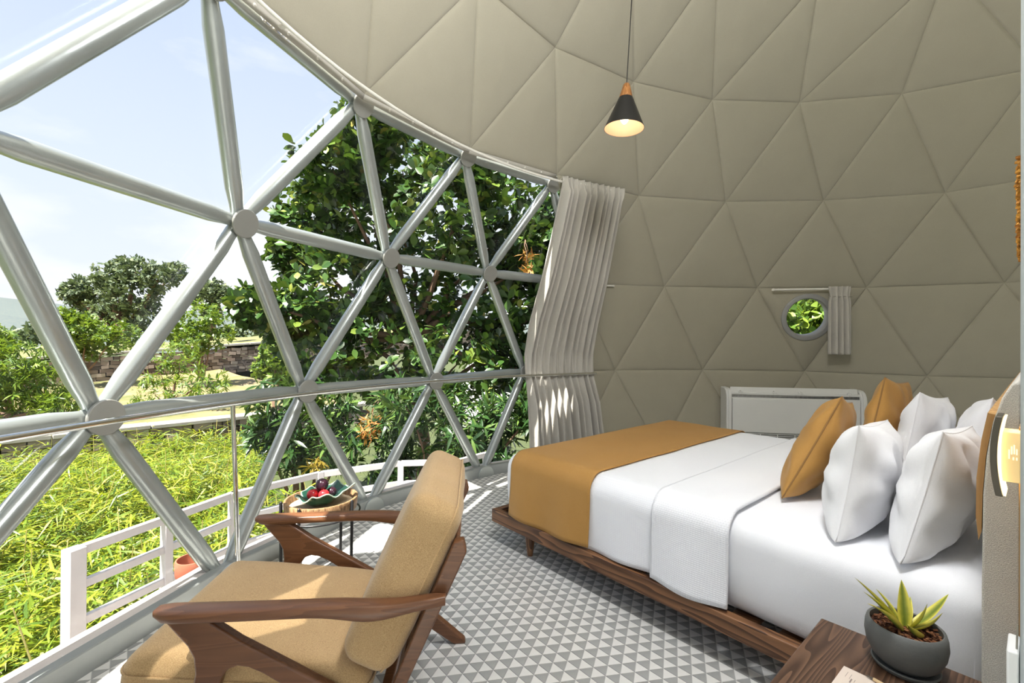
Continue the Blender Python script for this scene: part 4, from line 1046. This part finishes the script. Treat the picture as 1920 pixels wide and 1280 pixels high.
def blob_points(blobs, dens, shell=.35):
    out_ = []
    for c, r, k in blobs:
        n = max(3, int(dens*k)); v = unit(n)*(RNG.uniform(shell, 1, (n, 1))**.6); v[:, 2] *= .9
        out_.append(np.array(c)[None]+v*r)
    return np.concatenate(out_)
def px_blobs(lst, depth, jit=0.0, rz=1.0):
    out_ = []
    for e_ in lst:
        px, py, rp = e_[:3]; d = (e_[3] if len(e_) > 3 else depth)+random.uniform(-jit, jit); p = at(px, py, d); out_.append((tuple(p), rp/FPX*d*rz, 1))
    return out_
def branches(mb, base, ends, r0, n=7, sag=.15):
    base = Vector(base)
    for e_ in ends:
        e_ = Vector(e_); path = []; rad = []
        for k in range(n+1):
            s_ = k/n; p = base.lerp(e_, s_); p += Vector((noise.noise(p*1.7), noise.noise(p*1.7+Vector((9, 2, 4))), noise.noise(p*1.7+Vector((3, 8, 1))) ))*.18*math.sin(s_*PI); path.append(p); rad.append(r0*(1-.85*s_))
        mb.sweep(path, rad, 7)
def proj_size(pos, size):
    d = pos-np.array(CAM)[None]; z = d@np.array(FW); px = 960+FPX*(d@np.array(RT))/z; py = 640-FPX*(d@np.array(UP))/z
    ok = (z > .5) & (px > 0) & (px < 1040) & (py > 0) & (py < 900)
    return np.where(ok, size/np.maximum(z, .5), 0)

# the big tree close to the window
TRB = [(690, 250, 75), (625, 320, 75), (755, 320, 100), (585, 410, 70), (700, 420, 105), (850, 400, 115), (960, 420, 105), (640, 540, 100), (780, 540, 120), (900, 550, 120), (1000, 590, 95), (478, 575, 40, 6.2), (600, 640, 90), (720, 660, 110), (860, 680, 110), (970, 690, 80), (880, 310, 70), (1010, 480, 85), (1070, 560, 90), (1130, 520, 110), (540, 590, 60), (560, 480, 55), (1060, 420, 90)]
tr_base = horiz(800, 7.4, -1.35)
bigtree = thing('broadleaf_tree', 'large dark broad-leaved tree crowding the window by the curtain', 'tree', tr_base)
inv = -tr_base
blobs = px_blobs(TRB, 6.7, .7)
cent = blob_points(blobs, 150)
pos, dr_, ups, sz = cluster_leaves(cent, 8, .150, .10)
scr = proj_size(pos, sz)
# nearest faces of the crown show largest
order = np.argsort(-scr); big = order[:300]; small = order[300:]
V1, F1 = leaf_template('broad'); unitleaf = MB().add([tuple(v) for v in V1], [tuple(int(q) for q in f) for f in F1]).mesh('leaf', L_TREE, 179)
ume = [unitleaf]
Rl = frames(dr_, ups)
tones = []
for k, stops in enumerate(((.026, .064, .012), (.042, .095, .016), (.075, .14, .022), (.14, .20, .032))):
    mm = leafmat('broad_leaf_tone', [(0, stops), (1, stops)], .32, .14, (.12, .2, .02)); u2 = unitleaf.copy(); u2.materials.clear(); u2.materials.append(mm); tones.append(u2)
for i in big:
    o = link('leaf', tones[random.randrange(4)], bigtree)
    o.matrix_local = Matrix.Translation(Vector(pos[i])-tr_base) @ Matrix([[*Rl[i][r], 0] for r in range(3)]+[[0, 0, 0, 1]]) @ Matrix.Scale(float(sz[i]), 4)
o = link('foliage', leaves_mesh('foliage', 'broad', pos[small]-np.array(tr_base), dr_[small], ups[small], sz[small], L_TREE), bigtree); o['kind'] = 'stuff'
mb = MB(); branches(mb, (0, 0, 0), [at(770, 640, 6.9)-tr_base], .14)
br0 = at(770, 640, 6.9)-tr_base
mb.build('trunk', M_BARK, bigtree, 60)
for b in blobs: 
    mb = MB(); branches(mb, br0 if random.random() < .7 else br0*.6, [Vector(b[0])-tr_base], .055); mb.build('branch', M_BARK, bigtree, 60)

def shrub(name, label, cat, lst, depth, tpl, mat, dens, per, size, spread, base=None, jit=.3, trunk=.04, group=None, rz=1, shell=.35):
    bl_s = px_blobs(lst, depth, jit, rz); cen_ = np.mean([b[0] for b in bl_s], axis=0)
    b0 = base if base is not None else Vector((cen_[0], cen_[1], -1.3))
    t = thing(name, label, cat, b0, 0, group)
    c_ = blob_points(bl_s, dens, shell); p_, d_, u_, s_ = cluster_leaves(c_, per, size, spread)
    o = link('foliage', leaves_mesh('foliage', tpl, p_-np.array(b0), d_, u_, s_, mat), t); o['kind'] = 'stuff'
    if trunk:
        mb = MB(); branches(mb, (0, 0, 0), [Vector(b[0])-b0 for b in bl_s], trunk); mb.build('stem', M_BARK, t, 60)
    return t
shrub('mango_shrub', 'dark long-leaved shrub under the big tree behind the side table', 'shrub', [(520, 760, 55), (570, 800, 60), (545, 850, 45), (640, 830, 60), (620, 760, 50), (500, 810, 35)], 5.7, 'lance', L_MANGO, 48, 9, .18, .08)
shrub('mango_shrub', 'dark long-leaved shrub beyond the bed foot under the big tree', 'shrub', [(740, 810, 60), (800, 830, 70), (880, 800, 60), (760, 760, 60), (860, 860, 45), (950, 780, 50), (930, 860, 40), (735, 880, 42), (840, 750, 55), (1000, 770, 45)], 5.6, 'lance', L_MANGO, 54, 9, .175, .08)
shrub('withered_sprig', 'bunch of orange withered leaves hanging below the big tree', 'withered leaves', [(697, 790, 22), (690, 815, 16)], 5.6, 'lance', L_DRY, 14, 4, .10, .05, trunk=.008, base=at(720, 740, 5.7))
shrub('withered_sprig', 'dangling dry brown leaves high in the tree near the curtain', 'withered leaves', [(990, 480, 14), (985, 500, 12)], 5.6, 'lance', L_DRY, 8, 4, .10, .05, trunk=.008, base=at(985, 450, 5.7))
shrub('yellow_sprig', 'yellow flowering sprig rising by the leaf bowl outside', 'shrub', [(592, 872, 14)], 5.2, 'lance', leafmat('yellow_bract', [(0, (.2, .14, .015)), (1, (.3, .22, .03))], .5, .2, (.3, .25, .03)), 8, 7, .12, .02, trunk=.01)
# plants in the field
shrub('field_bush', 'bright green feathery bush left of the geodesic window', 'bush', [(20, 690, 60), (70, 720, 60), (-60, 700, 80), (40, 770, 55), (110, 770, 40), (-30, 640, 40), (-160, 700, 90)], 9.2, 'lance', L_BUSH, 150, 9, .165, .07, base=horiz(20, 9.2, -.36))
shrub('field_bush', 'sparse fern-leaved bush in the middle of the sandy terrace', 'bush', [(300, 700, 40), (340, 670, 40), (290, 740, 40), (390, 720, 42), (340, 740, 40), (270, 770, 28)], 11, 'lance', L_BUSH, 42, 8, .17, .08, base=horiz(320, 11.2, -.35))
shrub('field_bush', 'round bright bush under the slender field tree', 'bush', [(375, 600, 42), (400, 620, 40), (360, 640, 34), (330, 620, 30)], 15, 'small', L_BUSH, 110, 8, .13, .1, base=horiz(380, 15, -.1))
shrub('field_bush', 'dark green bush at the foot of the spreading tree', 'bush', [(150, 620, 40), (180, 640, 40), (140, 650, 35), (220, 630, 35), (120, 600, 25)], 15.5, 'small', L_BUSH, 120, 8, .14, .1, base=horiz(160, 15.5, .1))
shrub('field_bush', 'leafy bush beside the window strut at the wall end', 'bush', [(515, 660, 28), (500, 690, 24), (530, 690, 28)], 10.5, 'small', L_BUSH, 60, 8, .12, .08, base=horiz(515, 10.5, -.3))
shrub('spreading_tree', 'dark spreading tree on the meadow above the stone wall', 'tree', [(210, 520, 32), (255, 510, 32), (165, 545, 36), (200, 560, 44), (250, 555, 44), (300, 520, 30), (325, 510, 22), (220, 595, 50), (270, 590, 36), (140, 550, 24), (180, 590, 36), (230, 500, 18)], 26, 'small', L_FAR, 130, 8, .24, .22, base=horiz(225, 26, 1.2), trunk=.22, jit=1)
shrub('slender_tree', 'slender feathery tree beside the spreading tree', 'tree', [(400, 545, 26), (385, 565, 24), (415, 555, 18), (395, 585, 20), (375, 550, 14)], 25, 'small', L_FAR, 90, 8, .20, .15, base=horiz(395, 25, 1.3), trunk=.12, jit=.5)
for k, (px, d, hgt, lab) in enumerate([(30, 60, 5, 'hazy tree clump far down the slope'), (130, 75, 6, 'hazy tree clump left of the spreading tree'), (450, 60, 4, 'hazy tree clump seen past the slender tree'), (500, 90, 6, 'hazy tree clump near the hill foot')]):
    c_ = horiz(px, d, .8); bl_ = [(tuple(c_+Vector((random.uniform(-4, 4), random.uniform(-2, 2), random.uniform(0, hgt*.4)))), hgt*.35, 1) for _ in range(7)]
    p_, d_, u_, s_ = cluster_leaves(blob_points(bl_, 60), 6, .7, .5); t = thing('tree_clump', lab, 'trees', c_)
    o = link('foliage', leaves_mesh('foliage', 'small', p_-np.array(c_), d_, u_, s_, L_FAR), t); o['kind'] = 'stuff'
# shrub outside the porthole
pw = pc+(pc-CAM).normalized()*4.2
shb = thing('bright_shrub', 'sunlit light-green shrub seen through the round porthole', 'shrub', (pw.x, pw.y, -1.3))
bl_ = [(tuple(pw+Vector((random.uniform(-1.3, 1.3), random.uniform(-1.3, 1.3), random.uniform(-1.3, 1.0)))), .9, 1) for _ in range(9)]
p_, d_, u_, s_ = cluster_leaves(blob_points(bl_, 170), 8, .17, .08)
o = link('foliage', leaves_mesh('foliage', 'broad', p_-np.array((pw.x, pw.y, -1.3)), d_, u_, s_, L_BUSH), shb); o['kind'] = 'stuff'
mb = MB(); branches(mb, (0, 0, 0), [Vector(b[0])-Vector((pw.x, pw.y, -1.3)) for b in bl_], .03); mb.build('stem', M_BARK, shb, 60)

# ---- bamboo thicket on the low ground
n = 1500; T = []
while len(T) < n:
    px = random.uniform(-420, 640); d = 2.6+7.2*random.random()**.8
    p = horiz(px, d, 0); r = math.hypot(p.x, p.y)
    if r < 5.25 or (p-WA).dot(wn_) > -.55: continue
    if px > 480 and d > 5.1: continue
    T.append(p)
bt = thing('bamboo_thicket', 'dense yellow-green bamboo-like thicket outside the railing', 'bamboo', horiz(200, 6, -1.3)); bo = np.array(horiz(200, 6, -1.3))
P_ = []; Dd = []; Uu = []; Ss = []
culm = MB()
for p in T:
    h = random.uniform(.55, 1.0)*(1.0+.25*noise.noise(p*.8)); lean_ = Vector((random.gauss(0, .16), random.gauss(0, .16), 0))
    tilt = lean_*h
    for k in range(36):
        s_ = random.uniform(.12, 1)**.7; c = Vector((p.x, p.y, -1.32+h*s_))+tilt*s_+Vector((random.gauss(0, .05), random.gauss(0, .05), 0))
        a = random.random()*2*PI; dn = Vector((math.cos(a), math.sin(a), random.uniform(-.55, .75)))
        sz0 = random.uniform(.09, .25)
        if max((c-WA).dot(wn_), (c+dn.normalized()*sz0-WA).dot(wn_)) > -.26 or min(math.hypot(c.x, c.y), math.hypot((c+dn.normalized()*sz0).x, (c+dn.normalized()*sz0).y)) < 5.12: continue
        P_.append(c); Dd.append(dn); Uu.append((random.gauss(0, .4), random.gauss(0, .4), 1)); Ss.append(sz0)
    if random.random() < .14:
        culm.sweep([Vector((p.x, p.y, -1.35))-Vector(bo), Vector((p.x, p.y, -1.32+h*.55))+tilt*.55-Vector(bo), Vector((p.x, p.y, -1.32+h*1.1))+tilt*1.3-Vector(bo)], [.009, .007, .003], 5)
o = link('foliage', leaves_mesh('foliage', 'blade', np.array([tuple(q) for q in P_])-bo, np.array([tuple(q) for q in Dd]), np.array(Uu), np.array(Ss), L_BAM), bt); o['kind'] = 'stuff'
o = culm.build('culms', plain('culm', (.38, .33, .10), .5), bt, 60); o['kind'] = 'stuff'

# ---- railing outside
rt = thing('white_railing', 'white painted steel railing around the walkway outside the window', 'railing')
RZ = .12
rp = [onz(139, 1027, RZ), onz(313, 966, RZ), onz(437, 922, RZ), onz(600, 884, RZ), onz(751, 864, RZ), onz(858, 861, RZ)]
rp = [Vector((p.x, p.y, RZ)) for p in rp]
endp = Vector((rp[-1].x+.10, rp[-1].y-.02, RZ)).normalized()*4.24; endp = Vector((endp.x, endp.y, RZ))
chain = rp+[Vector((-1.98, 3.95, RZ))]
for zz, th, nm in ((-.022, .05, 'top_rail'), (-.205, .045, 'middle_rail'), (-.40, .045, 'bottom_rail')):
    for A, B in zip(chain[:-1], chain[1:]):
        d = (B-A); L = d.length; a = math.atan2(d.y, d.x)
        MB().box((A+B)/2+Vector((0, 0, zz)), (L+.03, .035, th), rotz(a)).build(nm, M_RAILW, rt, 30, .004)
for k, p in enumerate(chain):
    A = chain[max(0, k-1)]; B = chain[min(len(chain)-1, k+1)]; a = math.atan2((B-A).y, (B-A).x)
    sz_ = (.05, .05) if k else (.075, .075)
    MB().box((p.x, p.y, (RZ-.79)/2-.0), (sz_[0], sz_[1], RZ+.79), rotz(a)).build('post', M_RAILW, rt, 30, .004)

# ---- terracotta pot outside
d = horiz(366, 2.58, 0); tpz = -.78
tpt = thing('terracotta_planter', 'tall terracotta planter outside at the window foot', 'planter', (d.x, d.y, tpz))
MB().lathe([(.06, 0), (.064, .02), (.078, .66), (.086, .67), (.090, .74), (.086, .755), (.078, .755), (.074, .68), (.05, .5)], 32, caps=False).build('planter_body', M_TERRA, tpt, 40)
MB().lathe([(.0735, .68), (.001, .69)], 24, caps=False).build('soil', M_SOIL, tpt, 40)

# ---- neighbouring white dome beyond the tree
nc = horiz(1020, 17, -1.45)
nd = thing('neighbour_dome', 'white dome tent glimpsed through the leaves beyond the tree', 'dome tent', nc)
M_WDOME = plain('white_canvas', (.5, .5, .5), .7, 0, .02)
for k in range(16):
    a0, a1 = 2*PI*k/16, 2*PI*(k+1)/16
    def gf(a, b): an = a0+(a1-a0)*a; la = (PI/2-.02)*b; r = 3.6*math.cos(la)*(1-.012*math.sin(a*PI)); return (r*math.cos(an), r*math.sin(an), 3.6*math.sin(la)*.85)
    MB().grid(5, 10, gf).build('canvas_gore', M_WDOME, nd, 60)
MB().lathe([(3.62, 0), (3.62, .25), (3.55, .27)], 48, caps=False).build('skirt', M_WDOME, nd, 40)

# ------------------------------------------------------------------ added fill light, a glowing paper globe out of view
ln = thing('fill_globe', 'unseen paper globe added as fill light above the armchair side', 'fill light', (-1.75, .25, 3.30))
MB().lathe([(.06, -.27)]+[(.30*math.cos(a)*(1+.012*(k % 2)), .28*math.sin(a)) for k, a in enumerate(np.linspace(-1.36, 1.36, 27))]+[(.06, .27)], 40, caps=False).build('glow_shell', emit('fill_glow', (.985, .99, 1), 22.5), ln, 60)
MB().sweep([Vector((0, 0, .27)), Vector((0, 0, 1.10))], .004, 8).build('cord', M_BLACK, ln, 60)
MB().lathe([(.06, .27), (.055, .28), (.004, .285)], 24, caps=False).build('wire_cap', M_BRASS, ln, 40)
